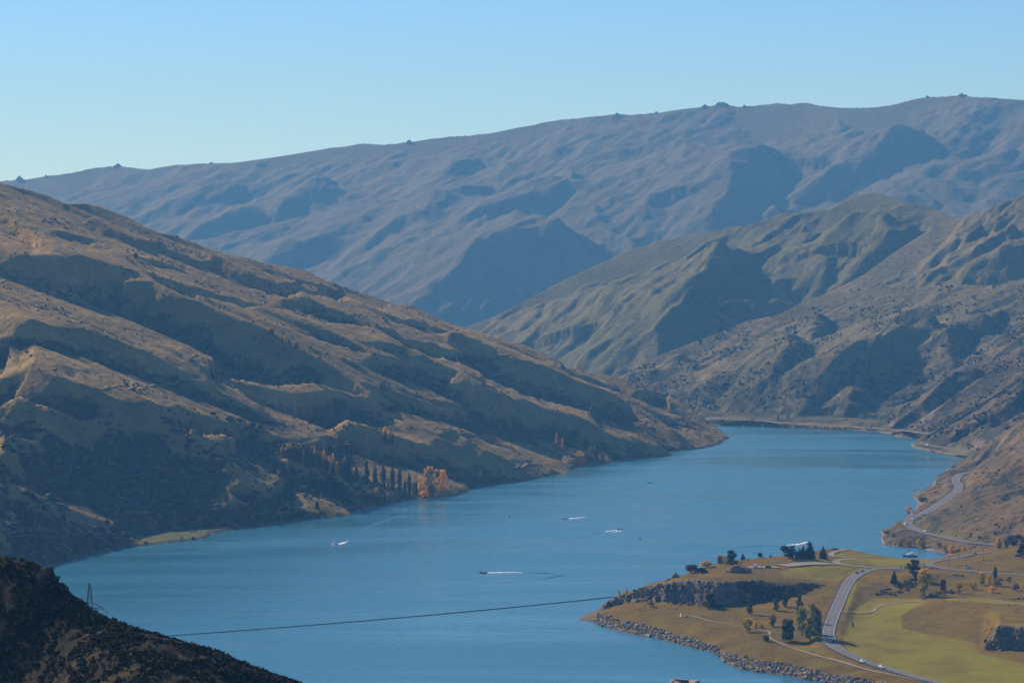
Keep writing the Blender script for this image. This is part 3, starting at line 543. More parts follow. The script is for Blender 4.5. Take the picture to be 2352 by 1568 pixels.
# --- near right bank with the highway
hw = smooth_line([at_z(*c3(x, y), z) for x, y, z in [(1500, 1436, 8), (1340, 1410, 8), (1100, 1385, 8), (850, 1330, 8), (680, 1290, 8), (575, 1245, 8), (530, 1205, 8.2), (580, 1152, 8.8), (720, 1090, 9.5), (850, 1010, 10), (950, 940, 11), (1010, 895, 12), (1035, 845, 13), (1005, 785, 14), (1040, 730, 14), (1120, 712, 14), (1250, 690, 14)]], 6)
c_r1 = [(p[0], p[1], 0.5) for p in right_shore + far_shore[-2:]] + [tuple(p) for p in hw[::9]] + [tuple(at_z(*c3(x, y), z)) for x, y, z in [(900, 720, 8), (800, 830, 7), (950, 700, 11), (1050, 640, 10), (700, 930, 6), (880, 900, 9), (680, 1050, 6), (560, 1160, 6), (420, 1290, 6), (340, 1330, 3), (420, 1380, 4), (700, 1400, 3.5), (1000, 1440, 4), (1200, 1470, 4)]] + [
    tuple(at_y(u, v, y)) for u, v, y in [(2352, 1150, 2225), (2450, 1130, 2225), (2352, 1040, 2450), (2288, 1080, 2530), (2225, 1113, 2590), (2250, 1180, 2275), (2210, 1180, 2330), (2290, 1130, 2370), (2300, 1210, 2200), (2352, 1220, 2165), (2500, 1050, 2400), (2600, 900, 2450), (2260, 1105, 2600),
        (2350, 940, 2900), (2307, 982, 2860), (2268, 1031, 2870), (2235, 1075, 2840), (2352, 1000, 2730), (2500, 850, 2950), (2700, 720, 2950), (2352, 985, 3020), (2300, 1030, 3060), (2450, 930, 3080)]]
T_r1 = TPS(c_r1, 2.0)
def H_r1(X, Y, Uu):
    Z = T_r1(X, Y); k = sstep(13, 32, Z)
    Z = Z + k * (3.0 * fbm(X / 60, Y / 60, 4) + 7 * (ridged(Y / 60 + 0.3 * X / 60, X / 200, 4) - 0.62)) + 0.5 * fbm(X / 9, Y / 9, 3) + k * 0.8 * fbm(X / 10, Y / 10, 3)
    Z = flatten(X, Y, Z, hw, 8, 9, -0.5)
    Z = shore(X, Y, Z, 0.7, 0.03)
    return np.where(Y < np.interp(Uu, [1980, 2100, 2178, 2184, 2260, 2700], [2140, 2150, 2140, 2118, 2105, 2080]), -5.0, Z)
def cov_r1(X, Y, Z, Uu, Vv):
    d, _, nx, ny, _ = line_dist(X, Y, hw); side = (nx > 0)
    g = 0.8 * (1 - sstep(9, 15, d)) * side * np.clip(0.6 + fbm(X / 15, Y / 15, 3), 0, 1)
    rk = np.maximum(0.75 * (Z < 1.1), 0.55 * sstep(0.15, 0.4, fbm(X / 25, Y / 25 + 9, 4)) * sstep(2680, 2800, Y))
    return g, rk, np.clip(0.22 + 0.6 * fbm(X / 45, Y / 45, 4) + 0.2 * sstep(2680, 2800, Y), 0, 1)
S_r1 = Sheet('highway_hillside', 1980, 2640, 330, 1995, 3130, 330, H_r1, M['hill_right'], 'brown grass hillside sloping to the highway on the right bank', cov_r1)

# --- the near headland
road_main = smooth_line([at_z(*c2(x, y), z) for x, y, z in [(2900, 1800, 3), (2000, 1610, 4.5), (1400, 1470, 6), (950, 1340, 7), (760, 1282, 8), (580, 1200, 9), (440, 1110, 10), (392, 1020, 11), (402, 930, 12), (440, 820, 13.5), (500, 680, 15.5), (552, 560, 17), (620, 455, 18.5), (720, 390, 19.5), (850, 352, 20), (1050, 343, 20), (1190, 335, 19), (1330, 315, 17.5)]], 5)
road_east = smooth_line([at_z(*c2(x, y), z) for x, y, z in [(1300, 318, 17.5), (1420, 322, 17.5), (1600, 350, 18), (1800, 372, 19), (2100, 397, 20), (2352, 412, 20.5), (2800, 450, 22)]], 5)
road_cove = smooth_line([at_z(*c2(x, y), z) for x, y, z in [(1430, 322, 17.5), (1400, 298, 15.5), (1470, 272, 12), (1600, 252, 9), (1720, 228, 8), (1850, 200, 8.5), (1980, 178, 9)]], 5)
road_lot = smooth_line([at_z(*c2(x, y), z) for x, y, z in [(860, 340, 20.3), (700, 325, 21), (560, 310, 22), (470, 290, 22.6), (480, 265, 22.6), (560, 255, 22.4), (680, 252, 22)]], 5)
roads_head = [(road_main, 8.4), (road_east, 7.0), (road_cove, 6.5), (road_lot, 5.5)]
def lots(L): return [tuple(at_z(*c(x, y), z)) for c, x, y, z in L]
shared = lots([(c2, 0, 1150, 5.5), (c2, 300, 1250, 6), (c2, 700, 1370, 5.2), (c2, 300, 1350, 4.8), (c2, 1000, 1470, 4.5), (c2, 200, 900, 10.5), (c2, 100, 1050, 8.5), (c2, 300, 800, 12.5), (c2, 350, 600, 15.5), (c2, 420, 450, 18), (c2, 250, 480, 18),
    (c2, 600, 760, 13), (c2, 640, 1000, 9.5), (c2, 700, 880, 10.3), (c2, 620, 1150, 8.6), (c2, 900, 1250, 7.6), (c2, 1500, 1200, 8), (c2, 1300, 1350, 6.8), (c2, 2000, 1220, 8.3), (c2, 2352, 1400, 7), (c2, 1800, 1450, 5.5), (c2, 2700, 1450, 7), (c2, 2352, 1250, 8.3), (c2, 2700, 1250, 9),
    (c2, 1000, 1000, 9.2), (c2, 1150, 950, 9.6), (c2, 1860, 1110, 9), (c2, 1500, 1020, 9.2), (c2, 900, 850, 11), (c2, 760, 800, 12), (c2, 900, 700, 13), (c2, 1300, 660, 14), (c2, 1500, 675, 17.5), (c2, 1300, 760, 15), (c2, 1750, 680, 19.5), (c2, 2000, 650, 20), (c2, 2352, 690, 21), (c2, 1600, 850, 14.5), (c2, 1900, 850, 17.5), (c2, 1900, 950, 14), (c2, 2200, 800, 20.5), (c2, 2700, 800, 23),
    (c2, 850, 640, 13.8), (c2, 700, 600, 15.3), (c2, 800, 450, 18.5), (c2, 1000, 600, 15), (c2, 1350, 620, 14.8), (c2, 1100, 450, 20), (c2, 1250, 405, 23), (c2, 1000, 390, 20), (c2, 1500, 372, 21), (c2, 1450, 480, 18.5), (c2, 1700, 500, 18.5), (c2, 1700, 620, 16), (c2, 1900, 600, 17.5), (c2, 1900, 450, 19.8), (c2, 2150, 560, 19), (c2, 2352, 560, 20), (c2, 2352, 470, 21), (c2, 2700, 560, 22),
    (c2, 900, 290, 20), (c2, 650, 290, 21.8), (c2, 900, 225, 17), (c2, 700, 190, 20.5), (c2, 620, 160, 21.5), (c2, 450, 190, 22), (c2, 1100, 262, 14), (c2, 1300, 280, 14.5), (c2, 1250, 258, 6), (c2, 1500, 256, 7), (c2, 1800, 280, 17), (c2, 2000, 260, 19), (c2, 1900, 215, 12), (c2, 2200, 250, 20), (c2, 2300, 170, 24), (c2, 2150, 160, 14), (c2, 2352, 300, 20.5), (c2, 2050, 150, 10), (c2, 2700, 300, 23), (c2, 2700, 150, 27), (c2, 2500, 100, 22),
    (c2, 1700, 320, 18.5), (c2, 1620, 305, 16), (c2, 1640, 200, 2.5), (c2, 1700, 188, 4), (c2, 1560, 246, 2.5), (c2, 1480, 260, 3), (c2, 1800, 176, 6), (c2, 1900, 160, 7.5), (c2, 1580, 234, 2.5), (c2, 2100, 120, 9)])
shared += [tuple(p) for L, w in roads_head for p in L[::8]] + [(p[0], p[1], 0.3) for p in cove[1:-1]]
rip_top = [at_z(u, v, 4.0) for u, v in pts(c1, [(380, 800), (470, 822), (700, 885), (1000, 950), (1300, 1040), (1560, 1112), (1700, 1190), (1850, 1240), (2000, 1270), (2352, 1312)]) + pts(c2, [(250, 1372), (600, 1432), (1000, 1502), (1500, 1590), (2000, 1680), (2700, 1790)])]
low = lots([(c1, 440, 762, 2.5), (c1, 560, 722, 5.5), (c1, 740, 692, 8), (c1, 1000, 692, 8.5), (c1, 1200, 717, 8.5), (c1, 1440, 747, 8.5), (c1, 1700, 737, 9.5), (c1, 1850, 702, 10.5), (c1, 2050, 687, 11.5), (c1, 2250, 652, 13), (c2, 60, 640, 14), (c1, 600, 790, 6.5), (c1, 1500, 830, 8.6), (c1, 1000, 850, 7.3), (c1, 800, 770, 7.6), (c1, 1700, 1000, 6.4), (c1, 1300, 960, 6), (c1, 2100, 1000, 8.2), (c1, 1900, 850, 9.2), (c1, 2100, 1200, 5.6), (c1, 2000, 1100, 6.6), (c1, 260, 830, 1.5)]) + [tuple(p) for p in rip_top] + [(p[0], p[1], 0.1) for p in south[2:]]
upp = lots([(c1, 480, 680, 7), (c1, 575, 622, 10), (c1, 700, 585, 13), (c1, 870, 522, 17), (c1, 1100, 477, 22), (c1, 1440, 462, 25), (c1, 1700, 472, 25), (c1, 2000, 475, 23), (c1, 2200, 480, 21.5), (c1, 1240, 390, 20), (c1, 1060, 457, 17), (c1, 1400, 330, 22), (c1, 1500, 400, 23), (c1, 1750, 390, 25), (c1, 1750, 310, 24.5), (c1, 2000, 337, 24), (c1, 2200, 300, 24), (c1, 2110, 242, 24), (c1, 1950, 250, 23), (c1, 1780, 268, 22), (c1, 1600, 290, 21), (c1, 2300, 262, 24), (c2, 100, 300, 23.5), (c2, 0, 400, 21.5), (c2, 200, 400, 20.8), (c2, 0, 480, 20.5), (c2, 150, 500, 18.5), (c2, 300, 180, 23), (c2, 200, 240, 23.5)])
T_low = TPS(shared + low, 0.6); T_upp = TPS(shared + upp, 0.6)
_cb = [(c1(x, y), z) for x, y, z in [(300, 775, 1), (440, 762, 2.5), (560, 722, 5.5), (740, 692, 8), (1000, 692, 8.5), (1200, 717, 8.5), (1440, 747, 8.5), (1700, 737, 9.5), (1850, 702, 10.5), (2050, 687, 11.5), (2250, 652, 13)]] + [(c2(60, 640), 14), (c2(220, 620), 15)]
_ct = [(c1(x, y), z) for x, y, z in [(420, 740, 4), (520, 640, 9), (640, 590, 11.5), (870, 525, 16.5), (1100, 480, 21.5), (1440, 464, 24.6), (1700, 476, 24.6), (1900, 480, 23.6), (2100, 490, 22)]] + [(c2(0, 480), 20.5), (c2(220, 500), 18)]
cb_u = np.array([a[0] for a, z in _cb]); cb_y = np.array([at_z(a[0], a[1], z)[1] for a, z in _cb]); ct_u = np.array([a[0] for a, z in _ct]); ct_y = np.array([at_z(a[0], a[1], z)[1] for a, z in _ct])
def H_head0(X, Y, Uu):
    yb = np.interp(Uu, cb_u, cb_y); yt = np.maximum(np.interp(Uu, ct_u, ct_y), yb + 9)
    wig = 9 * fbm(X / 16, Y / 60, 3) + 4 * fbm(X / 5, Y / 30, 3)
    t = np.clip((Y - yb + wig * sstep(1850, 1790, Uu)) / (yt - yb), 0, 1); k = sstep(1880, 1780, Uu); s = np.where(True, t * (1 - k) + k * sstep(0.08, 0.75, t), 0)
    Z = T_low(X, Y) * (1 - s) + T_upp(X, Y) * s
    rough = np.clip(4 * t * (1 - t), 0, 1) * k
    Z = Z + rough * (2.6 * fbm(X / 7, Y / 9, 4)) + 0.35 * fbm(X / 25, Y / 25, 3) + 0.10 * fbm(X / 5, Y / 5, 3)
    # rock-faced knoll on the right
    p = [at_z(*c2(1945, 1165), 9), at_z(*c2(2040, 1172), 8.6), at_z(*c2(2200, 1182), 8.5), at_z(*c2(2352, 1190), 8.5), at_z(*c2(2800, 1200), 8.5)]
    pu = np.array([U0 + q[0] / q[1] * F for q in p]); py = np.array([q[1] for q in p]); w2 = 5 * fbm(X / 6, Y / 40, 3)
    e = Y - np.interp(Uu, pu, py) + w2; sx = sstep(2252, 2300, Uu + 9 * fbm(Y / 9, X / 9, 3)); top = 23.2 + 0.02 * (Y - 1570)
    kn = sx * sstep(0, 9, e) * sstep(130, 25, e); Z = Z * (1 - kn) + np.maximum(Z, top) * kn
    for L, w in roads_head: Z = flatten(X, Y, Z, L, w * 0.5 + 2.5, 7, -0.35)
    Z = flatten(X, Y, Z, hw, 8, 9, -0.5)
    return Z, rough, kn, e
def H_head(X, Y, Uu): return np.where(Y > np.interp(Uu, [1980, 2100, 2178, 2184, 2260, 2700], [2175, 2165, 2160, 2150, 2140, 2125]), -5.0, shore(X, Y, H_head0(X, Y, Uu)[0], 1.3, 0.03, 1.0))
GREEN = [pts(c2, [(450, 200), (520, 165), (620, 155), (760, 158), (880, 190), (1140, 240), (900, 232), (700, 240), (480, 235)]), pts(c2, [(520, 290), (560, 265), (700, 250), (900, 240), (1150, 246), (1440, 258), (1380, 285), (1180, 325), (900, 335), (620, 320)]),
    pts(c2, [(-90, 380), (60, 335), (450, 325), (700, 335), (810, 350), (700, 380), (560, 420), (500, 470), (300, 480), (100, 450), (-60, 440)]), pts(c2, [(-20, 262), (300, 250), (470, 255), (380, 285), (200, 275)]),
    pts(c2, [(610, 790), (830, 645), (1300, 655), (1400, 680), (1250, 740), (1120, 820), (1130, 950), (1400, 1010), (1850, 1090), (1900, 1200), (2352, 1300), (2800, 1380), (2900, 1750), (2000, 1600), (1300, 1440), (900, 1300), (620, 1190), (560, 1120), (540, 1050), (590, 900), (600, 830)]),
    pts(c2, [(1560, 655), (1900, 645), (2352, 690), (2800, 720), (2800, 740), (2352, 715), (1900, 690), (1600, 672)]), pts(c2, [(2050, 905), (2352, 895), (2800, 890), (2800, 935), (2352, 940), (2100, 930)]), pts(c2, [(600, 560), (660, 480), (680, 500), (640, 640), (570, 770), (560, 760)])]
GRAVEL = [pts(c2, [(-60, 275), (-20, 258), (150, 258), (330, 275), (430, 285), (440, 315), (200, 322), (0, 345), (-90, 330), (0, 310)]), pts(c1, [(1880, 338), (1940, 325), (2150, 328), (2200, 340), (2100, 350), (1920, 345)]), pts(c2, [(400, 225), (430, 195), (500, 170), (600, 152), (720, 152), (720, 162), (600, 168), (520, 178), (455, 205), (440, 232)])]
SCRUB_SHADOW = [pts(c1, [(1800, 480), (2000, 470), (2352, 530), (2400, 640), (2250, 660), (2050, 690), (1850, 700), (1780, 600)]), pts(c2, [(-20, 530), (100, 490), (330, 520), (150, 600), (0, 650)]), pts(c2, [(860, 610), (1000, 540), (1300, 400), (1330, 450), (1250, 560), (1050, 620)]), pts(c2, [(1300, 620), (1640, 560), (1660, 600), (1500, 640), (1330, 665)])]  # real scrub, except the last patch: the tall tree's cast shadow painted as scrub
def cov_head(X, Y, Z, Uu, Vv):
    Uj = Uu + 2.5 * fbm(X / 9, Y / 9, 3); Vj = Vv + 1.2 * fbm(X / 9 + 40, Y / 9, 3)
    _, rough, kn, e = H_head0(X, Y, Uu)
    g = np.zeros(X.shape); sc = np.clip(0.08 + 0.35 * fbm(X / 14, Y / 14, 4), 0, 1) 
    for P in GREEN: g = np.maximum(g, in_patch(Uj, Vj, P, 1.6))
    for i, P in enumerate(SCRUB_SHADOW): sc = np.maximum(sc, (0.85 if i < 2 else 0.5) * in_patch(Uj, Vj, P, 3))
    g = g * np.clip(0.82 + 0.9 * fbm(X / 28, Y / 28, 4), 0.1, 1); g = np.maximum(g, 0.35 * sstep(0.05, 0.5, fbm(X / 22 + 7, Y / 22, 4)))
    rk = np.maximum(sstep(0.35, 0.8, rough) , sstep(-1, 1.5, e) * sstep(15, 9, e) * sstep(2256, 2290, Uu)); rk = np.maximum(rk, 0.8 * (Z < 2.0))
    return g * (1 - rk), rk, sc * (1 - 0.9 * g)
S_head = Sheet('headland', 1290, 2560, 520, 1385, 2175, 400, H_head, M['head'], 'grassy headland with green fields and rock bluffs in the foreground on the right', cov_head)

# --- foreground hill
FGP = [(-300, 1250, 575), (0, 1271, 560), (59, 1283, 556), (90, 1296, 553), (122, 1301, 550), (135, 1335, 548), (156, 1350, 546), (187, 1369, 543), (203, 1384, 542), (237, 1406, 540), (281, 1428, 538), (322, 1444, 536), (387, 1462, 533), (444, 1478, 531), (500, 1494, 529), (562, 1522, 527), (609, 1537, 525), (666, 1556, 524), (700, 1572, 523), (800, 1625, 520),
    (0, 1350, 550), (0, 1460, 541), (0, 1568, 532), (100, 1420, 540), (100, 1568, 520), (220, 1460, 520), (220, 1568, 496), (330, 1490, 506), (400, 1568, 486), (560, 1568, 500), (0, 1750, 512), (300, 1750, 465), (600, 1750, 470), (-300, 1500, 545), (-300, 1750, 520), (800, 1750, 490)]
c_fg = [tuple(at_y(u, v, y)) for u, v, y in FGP]
c_fg += [(p[0] + 14, p[1] + 42, p[2] - 26) for p in c_fg[:20:2]] + [(p[0] + 30, p[1] + 100, p[2] - 70) for p in c_fg[:20:3]]
T_fg = TPS(c_fg, 0.5)
_fs = sky_line([(u, v) for u, v, y in FGP[:20]]); _fy = sky_line([(u, y) for u, v, y in FGP[:20]])
def H_fg(X, Y, Uu):
    Z = T_fg(X, Y) + 1.4 * fbm(X / 12, Y / 12, 4) * sstep(575, 540, Y) + 0.35 * fbm(X / 2.5, Y / 2.5, 3)
    b = -(np.interp(Uu, *_fs) + 6 - V0) / F; ys = np.interp(Uu, *_fy); j = 0.5 * fbm(X / 3, Y / 3, 3)
    return np.minimum(Z, np.where(Y <= ys, CZ + b * Y, CZ + b * ys - 0.6 * (Y - ys)) + j)
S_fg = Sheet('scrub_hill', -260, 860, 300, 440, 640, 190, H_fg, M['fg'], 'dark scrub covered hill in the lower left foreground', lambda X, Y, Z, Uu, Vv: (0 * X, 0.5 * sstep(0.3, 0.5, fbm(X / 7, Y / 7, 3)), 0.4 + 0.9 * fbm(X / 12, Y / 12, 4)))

# water, valley floor and the wide ground below everything
tag(add('lake', mesh_py('lake', [(-1600, 850, 0), (2600, 850, 0), (2600, 4400, 0), (-1600, 4400, 0)], [(0, 1, 2, 3)], M['water'])), 'blue wind ruffled lake filling the valley', kind='structure')
tag(add('ground', mesh_py('ground', [(-16000, -300, -6.2), (16000, -300, -6.2), (16000, 15500, -6.2), (-16000, 15500, -6.2)], [(0, 1, 2, 3)], M['hill_far'])), 'wide valley ground below the hills', kind='structure')
# HAZE box
hm, hnt, HN = mat('haze'); ho = HN('ShaderNodeOutputMaterial'); hv = HN('ShaderNodeVolumePrincipled')
hv.inputs['Color'].default_value = (*HAZE_COLOR, 1); hv.inputs['Density'].default_value = HAZE_DENSITY; hv.inputs['Anisotropy'].default_value = 0.0
hv.inputs['Absorption Color'].default_value = (1, 1, 1, 1)
hnt.links.new(hv.outputs[0], ho.inputs['Volume'])
hb = MB().box((-16500, -400, -7.5), (16500, 16000, 1350)).mesh('haze', hm)
tag(add('haze', hb), 'pale blue haze filling the valley air', kind='stuff')

# ------------------------------------------------------------------ roads, paths and markings
def strip(L, w, dz=0.0, off=0.0):
    L = np.asarray(L, float); d = np.gradient(L[:, :2], axis=0); d /= np.linalg.norm(d, axis=1)[:, None] + 1e-9; n = np.c_[-d[:, 1], d[:, 0]]
    a = L.copy(); b = L.copy(); a[:, :2] += n * (off + w / 2); b[:, :2] += n * (off - w / 2); a[:, 2] += dz; b[:, 2] += dz
    V = np.empty((2 * len(L), 3)); V[0::2] = a; V[1::2] = b; i = np.arange(len(L) - 1) * 2
    return V, np.stack([i + 1, i + 3, i + 2, i], -1)
def road(name, L, w, m, label, lines=True, dz=0.0):
    V, Fq = strip(L, w, dz); o = tag(add(name, mesh_np(name, V, Fq, m, True)), label, kind='structure')
    if lines:
        for sgn in (-1, 1):
            V, Fq = strip(L, 0.10, dz + 0.03, sgn * (w / 2 - 0.7)); add('edge_line', mesh_np('edge_line', V, Fq, M['paint_w']), o)
        D = np.r_[0, np.cumsum(np.linalg.norm(np.diff(L, axis=0), axis=1))]
        for k, t in enumerate(np.arange(4, D[-1] - 6, 14.0)):
            q = np.array([[np.interp(x, D, L[:, j]) for j in range(3)] for x in (t, t + 2, t + 4)])
            if not (-0.24 < q[0][0] / q[0][1] < 0.24): continue
            V, Fq = strip(q, 0.13, dz + 0.035); add('centre_dash', mesh_np('centre_dash', V, Fq, M['paint_w']), o)
    return o
road('road', road_main, 8.4, M['asphalt'], 'grey two lane road curving down the headland past the guard rail')
road('road', road_east, 7.0, M['asphalt'], 'grey side road running right behind the yellow trees', False)
road('road', road_cove, 6.5, M['asphalt'], 'grey road climbing from the junction beside the cove', False)
road('lane', road_lot, 5.5, M['gravel'], 'pale lane leading from the junction to the gravel car park', False)
road('highway', hw, 9.0, M['asphalt'], 'grey highway bending round the right bank of the lake')
road('highway', hw_far, 9.0, M['asphalt'], 'distant stretch of highway beside the rock knob', False)
road('highway', hw_far2, 9.0, M['gravel'], 'far pale highway along the head of the lake', False)
def drape(sh, P, step=4.0, dz=0.25, sm=5):
    L = np.array([sh.hit(u, v) for u, v in P]); L = smooth_line(L, step); z = sh.z(L[:, 0], L[:, 1])
    if sm: z = np.convolve(np.pad(z, sm, mode='edge'), np.ones(2 * sm + 1) / (2 * sm + 1), 'valid'); z = np.maximum(z, sh.z(L[:, 0], L[:, 1]) - 0.1)
    L[:, 2] = z + dz; return L
def path(name, sh, P, w, m, label, dz=0.25, sm=3): 
    L = drape(sh, P, 3.0, 0, sm); V, Fq = strip(L, w)
    V[:, 2] = np.maximum(sh.z(V[:, 0], V[:, 1]), V[:, 2]) + dz
    return tag(add(name, mesh_np(name, V, Fq, m, True)), label, kind='structure')
path('footpath', S_head, pts(c1, [(1230, 830), (1300, 825), (1400, 845), (1500, 875), (1650, 900), (1800, 930), (1930, 955), (2040, 968), (2100, 985), (2095, 1015), (2110, 1050), (2180, 1085), (2352, 1155)]) + pts(c2, [(200, 1200), (400, 1255), (600, 1310), (800, 1370), (1000, 1410), (1300, 1470), (1600, 1540)]), 1.8, M['gravel'], 'pale footpath along the grass slope above the stone bank')
path('footpath', S_head, pts(c2, [(535, 780), (640, 792), (760, 798), (840, 780), (870, 745), (950, 715), (1100, 692), (1250, 684), (1400, 680)]), 2.2, M['gravel'], 'pale track winding across the green field from the road')
path('footpath', S_head, pts(c2, [(1980, 652), (2100, 672), (2250, 700), (2400, 715), (2600, 730)]), 1.8, M['gravel'], 'pale track on the green strip at the right edge')
path('car_park', S_head, pts(c2, [(-70, 322), (60, 312), (180, 300), (320, 300), (430, 300)]), 13, M['gravel'], 'gravel car park beside the dark conifers', 0.12)
path('car_park', S_head, pts(c1, [(1890, 338), (1960, 336), (2080, 338), (2180, 336)]), 8, M['gravel'], 'small pale parking bay holding a van and a dark car', 0.12)
path('lane', S_head, pts(c2, [(450, 232), (420, 215), (430, 195), (480, 178), (540, 165), (620, 158), (710, 157)]), 4.5, M['gravel'], 'pale lane looping round the mown mound')
for P, w, lab in [(pts(c5, [(235, 203), (300, 190), (430, 183), (560, 188), (650, 196), (800, 200), (950, 206)]), 4, 'narrow farm track above the poplar row'), (pts(c5, [(620, 200), (700, 196), (760, 198)]), 4, 'short farm track spur above the poplars'),
                  (pts(c5, [(1600, 362), (1660, 355), (1720, 347), (1780, 338), (1825, 317), (1880, 318)]), 4, 'farm track near the shore on the left bank'), (pts(c5, [(2030, 288), (2080, 268), (2120, 262)]), 4, 'farm track beside the far poplar clump'),
                  (pts(cB, [(940, 606), (1000, 592), (1060, 582), (1110, 568), (1135, 556)]), 5, 'farm track crossing the middle of the left hillside'), (pts(cB, [(1440, 802), (1490, 790), (1518, 772), (1515, 752), (1495, 742)]), 5, 'hairpin farm track low on the left hillside'),
                  (pts(cB, [(985, 488), (1040, 482), (1090, 486)]), 5, 'farm track high on the left hillside'), (pts(cB, [(960, 620), (1080, 650), (1200, 682), (1340, 705), (1450, 722)]), 4, 'long farm track slanting down the left hillside'),
                  (pts(cC, [(780, 112), (960, 108), (1140, 103), (1300, 95), (1480, 82), (1700, 66)]), 4, 'farm track across the brown face of the left hillside'), (pts(cA, [(0, 772), (120, 772), (250, 752), (370, 738)]), 4, 'farm track at the left edge of the hillside')]:
    path('farm_track', S_left, P, w * 0.65, M['dirt'], lab, 0.3, 0)

# ------------------------------------------------------------------ scattered scrub, rocks
def blob(n=1, seed=0, squash=0.75, jag=0.35):
    """low polygon irregular lump, base at z=0"""
    r = np.random.default_rng(seed); t = (1 + 5 ** 0.5) / 2
    V = np.array([(-1, t, 0), (1, t, 0), (-1, -t, 0), (1, -t, 0), (0, -1, t), (0, 1, t), (0, -1, -t), (0, 1, -t), (t, 0, -1), (t, 0, 1), (-t, 0, -1), (-t, 0, 1)], float)
    Fc = [(0, 11, 5), (0, 5, 1), (0, 1, 7), (0, 7, 10), (0, 10, 11), (1, 5, 9), (5, 11, 4), (11, 10, 2), (10, 7, 6), (7, 1, 8), (3, 9, 4), (3, 4, 2), (3, 2, 6), (3, 6, 8), (3, 8, 9), (4, 9, 5), (2, 4, 11), (6, 2, 10), (8, 6, 7), (9, 8, 1)]
    for _ in range(n - 1):
        E = {}; V = list(map(tuple, V)); G = []
        def mid(a, b):
            k = (min(a, b), max(a, b))
            if k not in E: V.append(tuple((np.array(V[a]) + np.array(V[b])) / 2)); E[k] = len(V) - 1
            return E[k]
        for a, b, c in Fc: x, y, z = mid(a, b), mid(b, c), mid(c, a); G += [(a, x, z), (b, y, x), (c, z, y), (x, y, z)]
        V = np.array(V); Fc = G
    V /= np.linalg.norm(V, axis=1)[:, None]; V *= (1 + jag * (r.random(len(V)) - 0.5) * 2)[:, None]; V[:, 2] *= squash
    return V, np.array(Fc)
def scatter(name, P, size, material, label, variants=8, squash=0.7, jag=0.35, n=1, kind='stuff', sink=0.25, parent=None, stretch=0.3):
    """joins many lumps into one mesh"""
    Vs = []; Fs = []; b = 0; B = [blob(n, 40 + k, squash, jag) for k in range(variants)]
    for i, (p, sz) in enumerate(zip(P, size)):
        V, Fc = B[i % variants]; a = rng.random() * 6.28; c, s_ = math.cos(a), math.sin(a); k = 1 + stretch * (rng.random(3) * 2 - 1)
        W = V * sz * k; W = np.c_[W[:, 0] * c - W[:, 1] * s_, W[:, 0] * s_ + W[:, 1] * c, W[:, 2] + sz * squash * (1 - sink)]
        Vs.append(W + p); Fs.append(Fc + b); b += len(V)
    o = add(name, mesh_np(name, np.concatenate(Vs), np.concatenate(Fs), material, False, 3), parent); tag(o, label, kind=kind); return o
def sample(sh, n, u0, u1, y0, y1, dens):
    out = []
    while len(out) < n:
        y = np.sqrt(rng.random(n * 3) * (y1 * y1 - y0 * y0) + y0 * y0); u = u0 + rng.random(n * 3) * (u1 - u0); x = (u - U0) / F * y; z = sh.z(x, y)
        m = (z > 0.8) & (rng.random(n * 3) < dens(x, y, z, u)); out += list(np.c_[x, y, z][m])
        if m.sum() == 0: break
    return np.array(out[:n])
def d_left(x, y, z, u): return np.clip(-0.05 + 2.2 * fbm(x / 70, y / 70, 4) + 0.2 * (u < 900) * (z < 110), 0.015, 1)
P = sample(S_left, 5200, -100, 1700, 2050, 3900, d_left); scatter('hillside_scrub', P, 0.5 + 1.3 * rng.random(len(P)) ** 2, M['scrub'], 'dark scrub dotted over the left hillside')
P = sample(S_left, 900, -60, 1080, 2050, 2650, lambda x, y, z, u: (z < 100) * (z > 3) * np.clip(0.2 + 1.5 * fbm(x / 60, y / 60 + 4, 3), 0, 1)); scatter('hillside_bushes', P, 1.6 + 2.4 * rng.random(len(P)) ** 2, M['scrub'], 'larger bushes on the shaded lower left hillside', n=2)
P = sample(S_m1, 3200, 1420, 2400, 3980, 4600, lambda x, y, z, u: np.clip(0.0 + 2.2 * fbm(x / 60, y / 60, 4) + 0.35 * (z < 100), 0, 1)); scatter('gully_scrub', P, 0.9 + 1.6 * rng.random(len(P)) ** 2, M['scrub'], 'dark scrub on the hill beyond the lake head')
P = sample(S_r2, 2600, 1700, 2450, 3150, 4150, lambda x, y, z, u: (z > 9) * np.clip(0.0 + 2.2 * fbm(x / 50, y / 50, 4), 0, 1)); scatter('bank_scrub', P, 0.9 + 1.6 * rng.random(len(P)) ** 2, M['scrub'], 'dark scrub on the rocky right bank')
def off_hw(x, y): return line_dist(x, y, hw)[0] > 9
P = sample(S_r1, 700, 2020, 2500, 2010, 3080, lambda x, y, z, u: off_hw(x, y) * np.clip(-0.05 + 2.0 * fbm(x / 40, y / 40, 3), 0, 1)); scatter('slope_scrub', P, 0.4 + 0.9 * rng.random(len(P)) ** 2, M['scrub'], 'low scrub on the hillside above the highway')
P = sample(S_fg, 12000, -150, 760, 455, 566, lambda x, y, z, u: np.clip(0.45 + 1.5 * fbm(x / 9, y / 9, 3), 0.05, 1)); 
